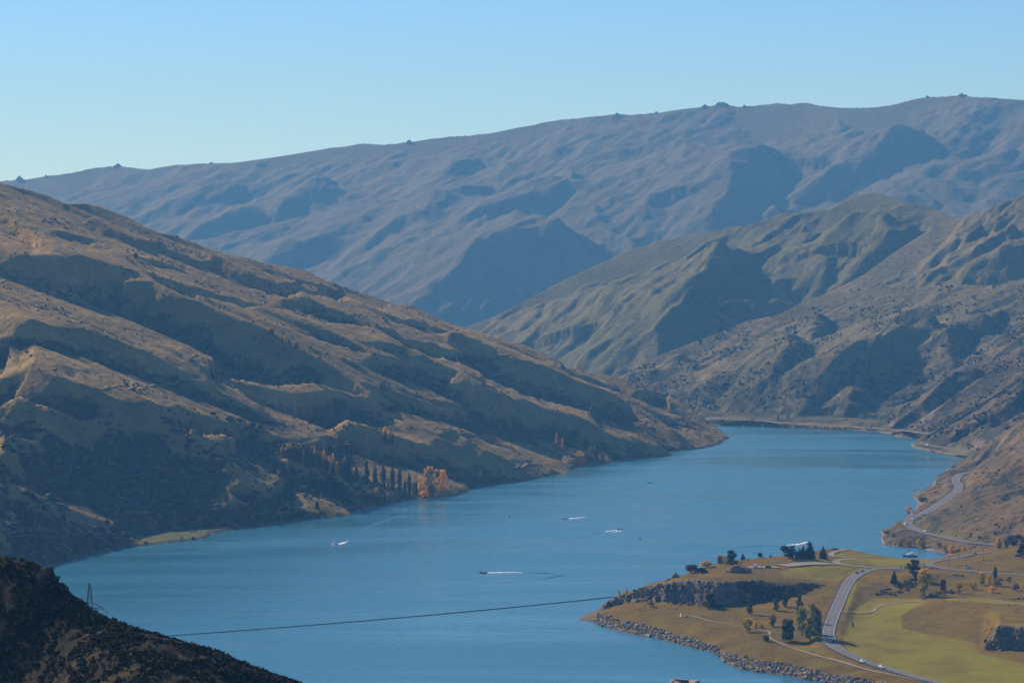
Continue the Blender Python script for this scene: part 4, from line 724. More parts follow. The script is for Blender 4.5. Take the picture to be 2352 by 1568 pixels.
def leaves(P, size, k=14, seed=5):
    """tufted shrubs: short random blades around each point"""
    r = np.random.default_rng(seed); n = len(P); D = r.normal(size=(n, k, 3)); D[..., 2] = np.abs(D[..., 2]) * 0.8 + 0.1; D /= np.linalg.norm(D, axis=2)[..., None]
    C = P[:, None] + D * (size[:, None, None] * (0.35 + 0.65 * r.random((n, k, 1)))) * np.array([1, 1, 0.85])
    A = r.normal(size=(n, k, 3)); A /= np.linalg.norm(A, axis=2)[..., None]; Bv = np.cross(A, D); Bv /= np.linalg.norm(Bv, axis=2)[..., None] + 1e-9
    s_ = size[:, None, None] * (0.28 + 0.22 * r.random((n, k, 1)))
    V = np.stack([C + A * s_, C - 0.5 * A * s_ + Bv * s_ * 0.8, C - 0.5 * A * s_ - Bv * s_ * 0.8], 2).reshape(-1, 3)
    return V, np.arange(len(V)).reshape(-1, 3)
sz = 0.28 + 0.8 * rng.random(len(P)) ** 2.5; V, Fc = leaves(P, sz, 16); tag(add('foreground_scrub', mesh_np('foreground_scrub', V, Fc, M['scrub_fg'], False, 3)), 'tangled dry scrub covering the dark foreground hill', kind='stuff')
P = sample(S_head, 6500, 1330, 2420, 1420, 2120, lambda x, y, z, u: (z > 2) * np.clip(0.12 + 0.9 * fbm(x / 25, y / 25, 3), 0, 1) * (np.min([line_dist(x, y, L)[0] for L, w in roads_head], 0) > 7) * (~np.any([inside(u, V0 - (z - CZ) * F / y, G) for G in GREEN + GRAVEL], 0)))
sz = 0.22 + 0.4 * rng.random(len(P)); V, Fc = leaves(P, sz, 7, 9)
M['tussock'] = scrub_mat('tussock', (0.06, 0.05, 0.025), (0.13, 0.09, 0.04), (0.22, 0.16, 0.07)); tag(add('headland_tussock', mesh_np('headland_tussock', V, Fc, M['tussock'], False, 3)), 'dry tussock grass clumps scattered over the headland', kind='stuff')
V = []; 
for P_, n_ in zip(SCRUB_SHADOW, (420, 120, 70, 30)):
    us = np.array(P_); k = 0
    while k < n_:
        u, v = us.min(0) + rng.random(2) * (us.max(0) - us.min(0))
        if inside(np.array([u]), np.array([v]), P_)[0]: V.append(S_head.hit(u, v)); k += 1
V = np.array(V); W, Fc = leaves(np.repeat(V, 3, 0) + rng.normal(size=(3 * len(V), 3)) * [1.2, 1.2, 0.2], 0.5 + 0.7 * rng.random(3 * len(V)), 20, 3); tag(add('headland_thicket_shadow', mesh_np('headland_thicket_shadow', W, Fc, M['scrub'], False, 3)), 'dark thicket on the shaded slope behind the rock bluff, partly painting in a tree shadow', kind='stuff')

# bluff rock: blocks standing proud of the face
def face_rocks(name, label, us, ulo, uhi, n, smin, smax, seed, squash=1.25):
    r = np.random.default_rng(seed); Pk = []; Sk = []
    while len(Pk) < n:
        u = ulo + (uhi - ulo) * r.random(); v0, v1 = us(u); v = v0 + (v1 - v0) * r.random(); p = S_head.hit(u, v)
        Pk.append(p - np.array([0, 0, 0.5])); Sk.append(smin + (smax - smin) * r.random() ** 2.2)
    return scatter(name, Pk, Sk, M['rock'], label, 10, squash, 0.42, 1, 'stuff', 0.6, None, 0.45)
def us1(u):
    b = np.interp(u, [a[0] for a, z in _cb], [a[1] for a, z in _cb]); t = np.interp(u, [a[0] for a, z in _ct], [a[1] for a, z in _ct]); return t + 1, b - 1
face_rocks('bluff_rocks', 'broken dark rock on the long bluff above the grass point', us1, 1388, 1730, 900, 0.4, 1.5, 11, 0.95)
face_rocks('knoll_rocks', 'upright dark rock blocks on the knoll face at the right edge', lambda u: (1225 + np.interp(u, [2258, 2280, 2400], [1130, 935, 945]) / 4.3637, 1225 + np.interp(u, [2258, 2300, 2400], [1170, 1178, 1192]) / 4.3637), 2262, 2400, 420, 0.4, 1.2, 12, 1.35)
def outcrop(name, u, v, w, h, sh, label, seed, m='rock', flat=1.0):
    """a cluster of rock lumps grown together"""
    p = sh.hit(u, v); k = p[1] / F; r = np.random.default_rng(seed); W = w * k; Hh = h * k; Vs = []; Fs = []; b = 0
    for i in range(7):
        V, Fc = blob(2, seed * 10 + i, 1.0, 0.22); t = (r.random() - 0.5); sx = W * (0.18 + 0.16 * r.random()); hz = Hh * (1 - 1.2 * abs(t)) * (0.55 + 0.5 * r.random())
        Vs.append(V * np.array([sx, sx * flat, hz]) + np.array([t * W * 0.8, (r.random() - 0.5) * W * 0.35, 0.0])); Fs.append(Fc + b); b += len(V)
    me = mesh_np(name, np.concatenate(Vs), np.concatenate(Fs), M[m], False, 3); return tag(add(name, me, None, tuple(p)), label, 'rock', 'rock outcrops')
for i, (c, x, y, w, h, lab) in enumerate([(c1, 1750, 385, 55, 21, 'big dark rock mound beside the parked van'), (c1, 1160, 440, 17, 12, 'dark rock stack on the bluff top nearest the round bush'), (c1, 1085, 468, 12, 6, 'low rock ledge on the bluff skyline'), (c1, 830, 505, 18, 5, 'flat rock ledge low on the bluff skyline'),
        (c1, 1420, 385, 20, 11, 'grey rock lump in front of the round bush'), (c1, 560, 690, 22, 16, 'dark crag at the tip of the bluff by the boom'), (c1, 470, 745, 16, 11, 'low crag at the water by the stone bank tip'), (c2, 450, 158, 20, 5, 'low dark rocks on the mown mound skyline'), (c2, 1430, 345, 20, 5, 'low dark rock heap at the road junction'), (c2, 2300, 655, 26, 7, 'broken rocks at the right edge above the green strip'), (c2, 1680, 415, 34, 6, 'dark rock bank above the lone yellow tree')]):
    u, v = c(x, y); outcrop('rock_outcrop', u, v, w, h, S_head, lab, 60 + i)
for i, (u, v, w, h, lab) in enumerate([(45, 413, 26, 6, 'rock tor on the skyline at the far left'), (106, 405, 8, 3, 'small rock tor right of the far left tor'), (270, 381, 16, 5, 'rock tor on the first rounded skyline hump'), (485, 375, 9, 3, 'small rock tor on the skyline above the left hillside'), (940, 328, 16, 6, 'pair of boulders standing on the skyline'), (1417, 263, 12, 4, 'small tor on the long skyline slope'), (1508, 260, 10, 4, 'rock knob on the skyline left of the highest tors'), (1620, 246, 20, 5, 'rock tor just left of the largest skyline tor'), (1657, 240, 30, 7, 'largest rock tor on the skyline'), (1710, 246, 14, 4, 'low rocks on the skyline right of the largest tor'), (2128, 224, 16, 4, 'rocks on the shoulder left of the summit'), (2210, 220, 26, 4, 'rocks on the summit of the range')]):
    outcrop('skyline_tor', u, v + 1, w * 0.8, h * 1.7, S_far, lab, 90 + i, 'rock_far')

# stone revetment along the point
rb = tag(empty('rock_revetment', tuple(at_z(*c1(1200, 1100), 0.0))), 'grey boulder bank lining the near shore of the grass point', 'stone bank')
ro = np.array(rb.location); sl = np.array([np.r_[p, 0.0] for p in south[2:]]); tl = np.array(rip_top)
def along(L, n):
    D = np.r_[0, np.cumsum(np.linalg.norm(np.diff(L[:, :2], axis=0), axis=1))]; t = np.linspace(0, D[-1], n); return np.stack([np.interp(t, D, L[:, k]) for k in range(3)], 1)
sl = along(sl[1:-1], 1200); tl = along(tl[:-1], 1200); stones = []
tu = U0 + tl[:, 0] / tl[:, 1] * F; su_ = U0 + sl[:, 0] / sl[:, 1] * F
for k in range(2300):
    u = 1365 + (2120 - 1365) * rng.random(); a = np.array([np.interp(u, su_, sl[:, j]) for j in range(3)]); b = np.array([np.interp(u, tu, tl[:, j]) for j in range(3)])
    t = rng.random() ** 0.9 * 1.02; p = a + (b - a) * t; stones.append((0.38 + 0.95 * rng.random() ** 2.0, p[0], p[1], S_head.z(p[0], p[1])))
stones.sort(reverse=True)
SV = [blob(1, 300 + k, 0.72, 0.38) for k in range(8)]; SM = [mesh_np('boulder', V, Fc, M['stone'], False, 3) for V, Fc in SV]
for k, (s_, x, y, z) in enumerate(stones[:300]):
    add('boulder', SM[k % 8], rb, (x - ro[0], y - ro[1], z - ro[2] + 0.15 * s_), (rng.random() * 0.8, rng.random() * 0.8, rng.random() * 6.28), (s_ * 1.35, s_ * 0.95, s_ * 0.9))
o = scatter('boulder_fill', [np.array(q[1:]) - ro for q in stones[300:]], [q[0] for q in stones[300:]], M['stone'], None, 8, 0.72, 0.38, 1, 'stuff', 0.75, rb, 0.4)

# ------------------------------------------------------------------ trees
def leaf_cloud(C, R, n, size, seed, cone=None):
    """leaf-sized triangles through a set of ellipsoid clumps; C centres, R radii"""
    r = np.random.default_rng(seed); C = np.array(C, float); R = np.array(R, float); vol = R.prod(1) ** 0.67; idx = r.choice(len(C), n, p=vol / vol.sum())
    D = r.normal(size=(n, 3)); D /= np.linalg.norm(D, axis=1)[:, None]; P = C[idx] + D * R[idx] * (0.45 + 0.6 * r.random((n, 1)) ** 0.6)
    A = r.normal(size=(n, 3)); A -= 0.55 * D * (A * D).sum(1)[:, None]; A /= np.linalg.norm(A, axis=1)[:, None]; B = np.cross(A, D + 0.5 * r.normal(size=(n, 3))); B /= np.linalg.norm(B, axis=1)[:, None] + 1e-9
    s_ = size * (0.6 + 0.8 * r.random((n, 1)))
    V = np.stack([P + A * s_, P + B * s_ * 0.8, P - A * s_, P - B * s_ * 0.8], 1).reshape(-1, 3); return V, np.arange(len(V)).reshape(-1, 4)
def trunk_mesh(kind, seed):
    r = random.Random(seed); m = MB()
    if kind == 'poplar':
        m.tube((0, 0, -0.03), (0, 0, 0.9), 0.022, 0.006, 6)
        for k in range(7): z = 0.12 + 0.1 * k; a = k * 2.4; m.tube((0, 0, z), (0.05 * math.cos(a), 0.05 * math.sin(a), z + 0.16), 0.008, 0.003, 4)
    elif kind == 'conifer':
        m.tube((0, 0, -0.04), (0, 0, 0.96), 0.028, 0.005, 6)
        for k in range(10): z = 0.12 + 0.08 * k; a = k * 2.4; l = 0.26 * (1 - z); m.tube((0, 0, z), (l * math.cos(a), l * math.sin(a), z - 0.02), 0.008, 0.003, 4)
    else:
        m.tube((0, 0, -0.05), (0.01, 0, 0.32), 0.04, 0.028, 7)
        for k in range(6): a = k * 1.05 + r.random(); l = 0.18 + 0.1 * r.random(); m.tube((0.01, 0, 0.26 + 0.03 * k), (l * math.cos(a), l * math.sin(a), 0.55 + 0.25 * r.random()), 0.018, 0.005, 5)
    return m.mesh('trunk', M['bark'])
def crown_mesh(kind, seed):
    r = np.random.default_rng(seed); C = []; R = []
    if kind == 'poplar':                                   # tall column of upswept plumes
        for k in range(22):
            t = 0.10 + 0.84 * k / 21; w = 0.105 * (1 - abs(t - 0.45) ** 1.6 * 1.25) * (1 - 0.75 * max(0, t - 0.75) / 0.25); a = k * 2.4; q = 0.45 * w * (0.5 + r.random())
            C.append((q * math.cos(a), q * math.sin(a), t)); R.append((w * 0.62, w * 0.62, 0.075))
        V, Fq = leaf_cloud(C, R, 950, 0.030, seed)
    elif kind == 'conifer':                                # whorled spire with open tiers
        for k in range(13):
            t = 0.07 + 0.86 * k / 12; w = 0.30 * (1 - t) ** 0.85 + 0.015
            for j in range(6 if k < 9 else 3):
                a = j * 6.28 / 6 + k * 0.7; q = w * (0.55 + 0.35 * r.random()); C.append((q * math.cos(a), q * math.sin(a), t - 0.10 * q)); R.append((w * 0.36 + 0.01, w * 0.36 + 0.01, 0.035))
            C.append((0, 0, t)); R.append((w * 0.5, w * 0.5, 0.05))
        V, Fq = leaf_cloud(C, R, 1700, 0.030, seed)
    elif kind == 'pine':                                   # broad heavy crown, ragged top
        for k in range(26):
            t = 0.14 + 0.78 * r.random(); w = 0.40 * math.sqrt(max(0.02, 1 - ((t - 0.42) / 0.56) ** 2)); a = r.random() * 6.28; q = w * (0.3 + 0.7 * r.random()); C.append((q * math.cos(a), q * math.sin(a), t)); s_ = 0.09 + 0.08 * r.random(); R.append((s_ * 1.2, s_ * 1.2, s_ * 0.8))
        V, Fq = leaf_cloud(C, R, 1900, 0.034, seed)
    elif kind == 'round':                                  # spreading broadleaf of separate clumps
        for k in range(24):
            t = 0.16 + 0.76 * r.random(); w = 0.42 * math.sqrt(max(0.03, 1 - ((t - 0.55) / 0.5) ** 2)); a = r.random() * 6.28; q = w * (0.25 + 0.75 * r.random()); C.append((q * math.cos(a), q * math.sin(a), t)); s_ = 0.07 + 0.08 * r.random(); R.append((s_ * 1.1, s_ * 1.1, s_))
        V, Fq = leaf_cloud(C, R, 1700, 0.034, seed)
    elif kind == 'tall':                                   # upright loose tree
        for k in range(22):
            t = 0.14 + 0.8 * r.random(); w = 0.24 * math.sqrt(max(0.03, 1 - ((t - 0.48) / 0.56) ** 2)); a = r.random() * 6.28; q = w * (0.2 + 0.8 * r.random()); C.append((q * math.cos(a), q * math.sin(a), t)); s_ = 0.07 + 0.05 * r.random(); R.append((s_, s_, s_ * 1.4))
        V, Fq = leaf_cloud(C, R, 1500, 0.030, seed)
    else:                                                  # bush: low dome touching the ground
        for k in range(16):
            t = 0.15 + 0.6 * r.random(); w = 0.50 * math.sqrt(max(0.03, 1 - (t / 1.0) ** 2)); a = r.random() * 6.28; q = w * (0.2 + 0.8 * r.random()); C.append((q * math.cos(a), q * math.sin(a), t)); s_ = 0.14 + 0.10 * r.random(); R.append((s_ * 1.1, s_ * 1.1, s_ * 0.95))
        V, Fq = leaf_cloud(C, R, 1200, 0.048, seed)
    return mesh_np('crown', V, Fq, M['needle' if kind in ('conifer', 'pine') else 'leaf'])
CROWN = {k: [crown_mesh(k, 500 + 13 * i + 7 * j) for j in range(3)] for i, k in enumerate(['poplar', 'conifer', 'pine', 'round', 'tall', 'bush'])}
TRUNK = {k: trunk_mesh(k, 3) for k in ['poplar', 'conifer', 'round']}
NATW = dict(poplar=0.21, conifer=0.60, pine=0.9, round=0.95, tall=0.58, bush=1.15)
GRN, DGR, OLV, GOLD, ORG, YGR, PALE, NDL, BRN, PNK = (0.080, 0.100, 0.030), (0.046, 0.062, 0.025), (0.12, 0.115, 0.036), (0.72, 0.47, 0.02), (0.74, 0.38, 0.02), (0.32, 0.28, 0.025), (0.18, 0.19, 0.065), (0.014, 0.022, 0.014), (0.15, 0.085, 0.045), (0.30, 0.16, 0.10)
_tn = [0]
def tree(name, kind, sh, u, vt, vb, w, col, label, cat='tree', gold=-1.0, group=None):
    p = sh.hit(u, vb); k = p[1] / F; h = (vb - vt) * k; _tn[0] += 1; j = _tn[0]
    W = (w * k / NATW[kind]) if w else h * (0.9 + 0.3 * rng.random())
    e = tag(empty(name, (p[0], p[1], p[2] - 0.1), rng.random() * 6.28), label, cat, group); sc = (W, W, h)
    tk = TRUNK['poplar' if kind in ('poplar', 'tall') else 'conifer' if kind == 'conifer' else 'round']
    add('trunk', tk, e, None, None, sc); c = add('crown', CROWN[kind][j % 3], e, None, None, sc)
    c.color = (*col, gold); return e
def ordn(i): return ['first', 'second', 'third', 'fourth', 'fifth', 'sixth', 'seventh', 'eighth', 'ninth', 'tenth', 'eleventh', 'twelfth', 'thirteenth', 'fourteenth', 'fifteenth', 'sixteenth', 'seventeenth', 'eighteenth', 'nineteenth', 'twentieth', 'twenty-first', 'twenty-second', 'twenty-third', 'twenty-fourth', 'twenty-fifth', 'twenty-sixth'][i]
# poplar row, dense upper part
row = [(110, 220, 255, YGR, .4), (175, 150, 280, YGR, .5), (205, 175, 290, GRN, .2), (235, 130, 300, GRN, .5), (265, 115, 305, OLV, .5), (300, 150, 320, GRN, .2), (330, 150, 335, GRN, .2), (360, 165, 345, GRN, .1), (385, 140, 350, GRN, .2), (420, 190, 365, YGR, .5), (440, 120, 370, GRN, .2), (475, 140, 385, GRN, .2), (510, 150, 395, GRN, .2), (540, 165, 405, GRN, .6), (575, 210, 415, GRN, .2), (610, 215, 430, GRN, .2), (645, 195, 440, GRN, .6), (680, 270, 450, GRN, .2), (708, 265, 455, GOLD, .8), (750, 225, 470, GRN, .6), (795, 330, 490, ORG, .8), (830, 300, 490, DGR, 0), (880, 260, 520, DGR, .4), (915, 290, 530, DGR, 0), (940, 330, 540, DGR, 0)]
for i, (x, t, b, c, g) in enumerate(row):
    u, vt = cP(x, t); _, vb = cP(x, b); cn = {GRN: 'green', YGR: 'yellow green', OLV: 'olive', GOLD: 'gold', ORG: 'orange', DGR: 'dark green'}[c]
    tree('poplar_tree', 'poplar', S_left, u, vt, vb, 8.5, c, f'{cn} poplar, {ordn(i)} from the upper left end of the dense lakeside row', 'tree', g, 'poplars of the dense lakeside row')
row2 = [(1015, 375, 565, DGR, 9), (1060, 505, 580, YGR, 4), (1130, 310, 595, DGR, 12), (1225, 370, 610, DGR, 11), (1320, 360, 630, DGR, 12), (1375, 500, 640, PALE, 5), (1425, 385, 650, DGR, 12), (1480, 590, 672, PALE, 4), (1505, 380, 675, DGR, 10), (1565, 540, 690, DGR, 7), (1610, 450, 705, GRN, 10), (1655, 500, 730, YGR, 9), (1690, 540, 735, GRN, 7)]
for i, (x, t, b, c, w) in enumerate(row2):
    u, vt = cP(x, t); _, vb = cP(x, b); cn = {GRN: 'green', YGR: 'yellow tipped', PALE: 'small pale', DGR: 'dark green'}[c]
    tree('poplar_tree', 'poplar', S_left, u, vt, vb, w, c, f'{cn} poplar, {ordn(i)} from the left in the open row before the golden willows', 'tree', .5 if c == YGR else 0, 'poplars of the open lakeside row')
def TP(c, x, t, b): u, vt = c(x, t); _, vb = c(x, b); return u, vt, vb
for nm, kd, c, x, t, b, w, col, lab, g in [('willow_tree', 'round', cP, 1850, 380, 715, 46, (0.34, 0.23, 0.04), 'large olive gold willow at the end of the poplar row', .3), ('willow_tree', 'round', cP, 1785, 520, 728, 28, ORG, 'bright orange willow standing at the water by the poplars', .5), ('willow_tree', 'round', cP, 1975, 418, 690, 28, ORG, 'orange willow on the right side of the golden group', .3),
        ('shore_tree', 'round', cP, 1225, 620, 775, 19, (0.26, 0.19, 0.03), 'yellow tree low on the shore below the poplar row', .3), ('shore_tree', 'round', cP, 1300, 690, 770, 9, ORG, 'small orange tree between two yellow shore trees', .3), ('shore_tree', 'round', cP, 1360, 665, 785, 12, GOLD, 'golden tree at the waterline below the poplar row', .5),
        ('conifer_tree', 'conifer', cP, 295, 370, 490, 15, NDL, 'lone dark conifer on the lit spur left of the poplars', -1), ('conifer_tree', 'conifer', cP, 425, 500, 600, 14, NDL, 'dark conifer just below the lone conifer', -1), ('conifer_tree', 'pine', cP, 540, 520, 640, 20, NDL, 'dark pine at the left of the shaded pine clump', -1), ('conifer_tree', 'pine', cP, 650, 560, 700, 22, NDL, 'dark pine low in the shaded pine clump', -1),
        ('conifer_tree', 'pine', cP, 700, 500, 720, 24, NDL, 'tall dark pine in the middle of the shaded clump', -1), ('conifer_tree', 'pine', cP, 765, 510, 740, 24, NDL, 'tall dark pine right of the middle in the shaded clump', -1), ('conifer_tree', 'pine', cP, 830, 560, 765, 24, NDL, 'dark pine near the right of the shaded clump', -1), ('conifer_tree', 'pine', cP, 885, 610, 790, 22, NDL, 'rightmost dark pine of the shaded clump', -1), ('conifer_tree', 'conifer', cP, 240, 580, 690, 12, NDL, 'dark conifer in the shaded gully at left of the clump', -1), ('conifer_tree', 'conifer', cP, 570, 760, 860, 12, NDL, 'dark conifer near the water below the pine clump', -1),
        ('poplar_tree', 'poplar', c5, 913, 80, 190, 11, GRN, 'tallest poplar of the hillside trio above the row', .6), ('poplar_tree', 'poplar', c5, 943, 105, 195, 11, OLV, 'gold topped poplar in the middle of the hillside trio', .7), ('poplar_tree', 'poplar', c5, 962, 122, 198, 9, GRN, 'right hand green poplar of the hillside trio', .1), ('poplar_tree', 'poplar', c5, 993, 186, 209, 3, GRN, 'tiny poplar right of the hillside trio', 0),
        ('poplar_tree', 'poplar', cA, 850, 572, 622, 6, OLV, 'left tree of the lone pair high on the hillside', .5), ('poplar_tree', 'poplar', cA, 862, 580, 625, 4, GRN, 'right tree of the lone pair high on the hillside', .2), ('poplar_tree', 'poplar', cA, 1702, 1045, 1102, 7, OLV, 'gold tree at the left of the mid hillside line', .6), ('poplar_tree', 'poplar', cA, 1719, 1047, 1105, 6, OLV, 'second tree of the mid hillside line', .4), ('poplar_tree', 'poplar', cA, 1780, 1110, 1142, 4, OLV, 'short third tree of the mid hillside line', .3), ('poplar_tree', 'poplar', cA, 1800, 1090, 1152, 7, GOLD, 'golden fourth tree of the mid hillside line', .6), ('poplar_tree', 'poplar', cA, 1824, 1118, 1162, 5, OLV, 'fifth tree of the mid hillside line', .3), ('poplar_tree', 'poplar', cA, 1863, 1130, 1187, 6, OLV, 'sixth tree of the mid hillside line', .6), ('poplar_tree', 'poplar', cA, 1876, 1142, 1192, 4, GRN, 'last tree of the mid hillside line', .2),
        ('poplar_tree', 'poplar', cB, 335, 640, 677, 7, PALE, 'left pale tree of the small trio on the bulging spur', .1), ('poplar_tree', 'poplar', cB, 353, 645, 681, 7, PALE, 'middle pale tree of the small trio on the bulging spur', .1), ('poplar_tree', 'poplar', cB, 370, 652, 686, 6, PALE, 'right pale tree of the small trio on the bulging spur', .1),
        ('poplar_tree', 'poplar', cQ, 300, 155, 612, 7, ORG, 'tall orange poplar of the far shore pair', .6), ('poplar_tree', 'poplar', cQ, 360, 370, 605, 4, GRN, 'thin green poplar between the two orange poplars', 0), ('shore_tree', 'bush', cQ, 345, 540, 622, 7, GOLD, 'small orange bush at the foot of the orange poplars', .3), ('poplar_tree', 'poplar', cQ, 470, 295, 692, 7, ORG, 'shorter orange poplar of the far shore pair', .6),
        ('poplar_tree', 'poplar', cQ, 1010, 360, 705, 6, GRN, 'left green poplar of the tall far pair', 0), ('poplar_tree', 'poplar', cQ, 1062, 260, 722, 7, GRN, 'middle green poplar of the tall far group', 0), ('poplar_tree', 'poplar', cQ, 1112, 215, 742, 9, DGR, 'tallest dark poplar of the tall far group', 0), ('poplar_tree', 'poplar', cQ, 1050, 570, 742, 3, PALE, 'small pale poplar below the tall far group', 0),
        ('poplar_tree', 'poplar', cQ, 850, 890, 1085, 5, YGR, 'leftmost green poplar of the far shore clump', .2), ('poplar_tree', 'poplar', cQ, 895, 840, 1095, 6, YGR, 'second poplar of the far shore clump', .3), ('poplar_tree', 'poplar', cQ, 942, 720, 1110, 7, ORG, 'left orange poplar of the far shore clump', .6), ('poplar_tree', 'poplar', cQ, 1005, 750, 1130, 8, ORG, 'middle orange poplar of the far shore clump', .6), ('poplar_tree', 'poplar', cQ, 1075, 765, 1120, 8, ORG, 'right orange poplar of the far shore clump', .5), ('poplar_tree', 'poplar', cQ, 1150, 690, 1070, 8, PALE, 'pale green poplar beside the orange trio', .2), ('poplar_tree', 'poplar', cQ, 1225, 640, 1065, 7, PALE, 'second pale green poplar of the far shore clump', .1), ('poplar_tree', 'poplar', cQ, 1292, 540, 1055, 7, PALE, 'tall pale poplar in the middle of the far shore clump', .2), ('poplar_tree', 'poplar', cQ, 1250, 830, 1048, 4, GRN, 'short green poplar in front of the far shore clump', 0), ('poplar_tree', 'poplar', cQ, 1332, 850, 1055, 4, GRN, 'short poplar right of centre in the far shore clump', 0), ('poplar_tree', 'poplar', cQ, 1402, 520, 955, 6, OLV, 'tall gold tipped poplar at the right of the far clump', .3), ('poplar_tree', 'poplar', cQ, 1465, 590, 945, 6, GRN, 'green poplar right of the gold tipped far poplar', 0), ('shore_tree', 'tall', cQ, 1520, 850, 1000, 6, GRN, 'small tree left of the last round far tree', 0), ('shore_tree', 'tall', cQ, 1645, 740, 1015, 10, GRN, 'last rounded green tree at the right of the far clump', 0),
        ('shrub', 'bush', cQ, 640, 650, 735, 13, OLV, 'olive shrub between the orange and tall far poplars', -1), ('shrub', 'bush', cQ, 780, 640, 725, 12, OLV, 'round olive shrub left of the tall far poplars', -1)]:
    u, vt, vb = TP(c, x, t, b); tree(nm, kd, S_left, u, vt, vb, w, col, lab, 'shrub' if nm == 'shrub' else 'tree', g)
for i, (x, y, w, h, col) in enumerate(sorted([(240, 865, 10, 7, OLV), (290, 820, 9, 7, OLV), (395, 940, 14, 10, OLV), (560, 590, 24, 12, OLV), (650, 510, 12, 8, OLV), (1005, 790, 24, 15, GRN), (1165, 790, 30, 20, BRN), (1305, 705, 12, 12, OLV), (1235, 640, 20, 12, BRN), (910, 645, 9, 7, OLV), (1890, 830, 22, 20, YGR), (1990, 850, 24, 18, OLV), (690, 1005, 12, 7, OLV), (940, 1075, 14, 9, OLV), (1260, 1110, 10, 10, OLV), (910, 945, 18, 22, NDL), (1420, 650, 14, 22, NDL), (2140, 1030, 14, 24, NDL), (1025, 492, 7, 6, GOLD)], key=lambda q: q[0])):
    u, v = cC(x, y); k = 'conifer' if col == NDL else 'bush'
    tree('hillside_tree' if k == 'conifer' else 'shrub', k, S_left, u, v - h * 0.6, v + h * 0.4, w * 0.6, col, f"{'dark conifer' if k == 'conifer' else {OLV: 'olive bush', GRN: 'green bush', BRN: 'brown bush', YGR: 'yellow green bush', GOLD: 'orange bush'}[col]} on the shaded lower left hillside, {ordn(i)} from the left of its group", 'tree' if k == 'conifer' else 'shrub', -1, 'bushes of the shaded lower hillside')
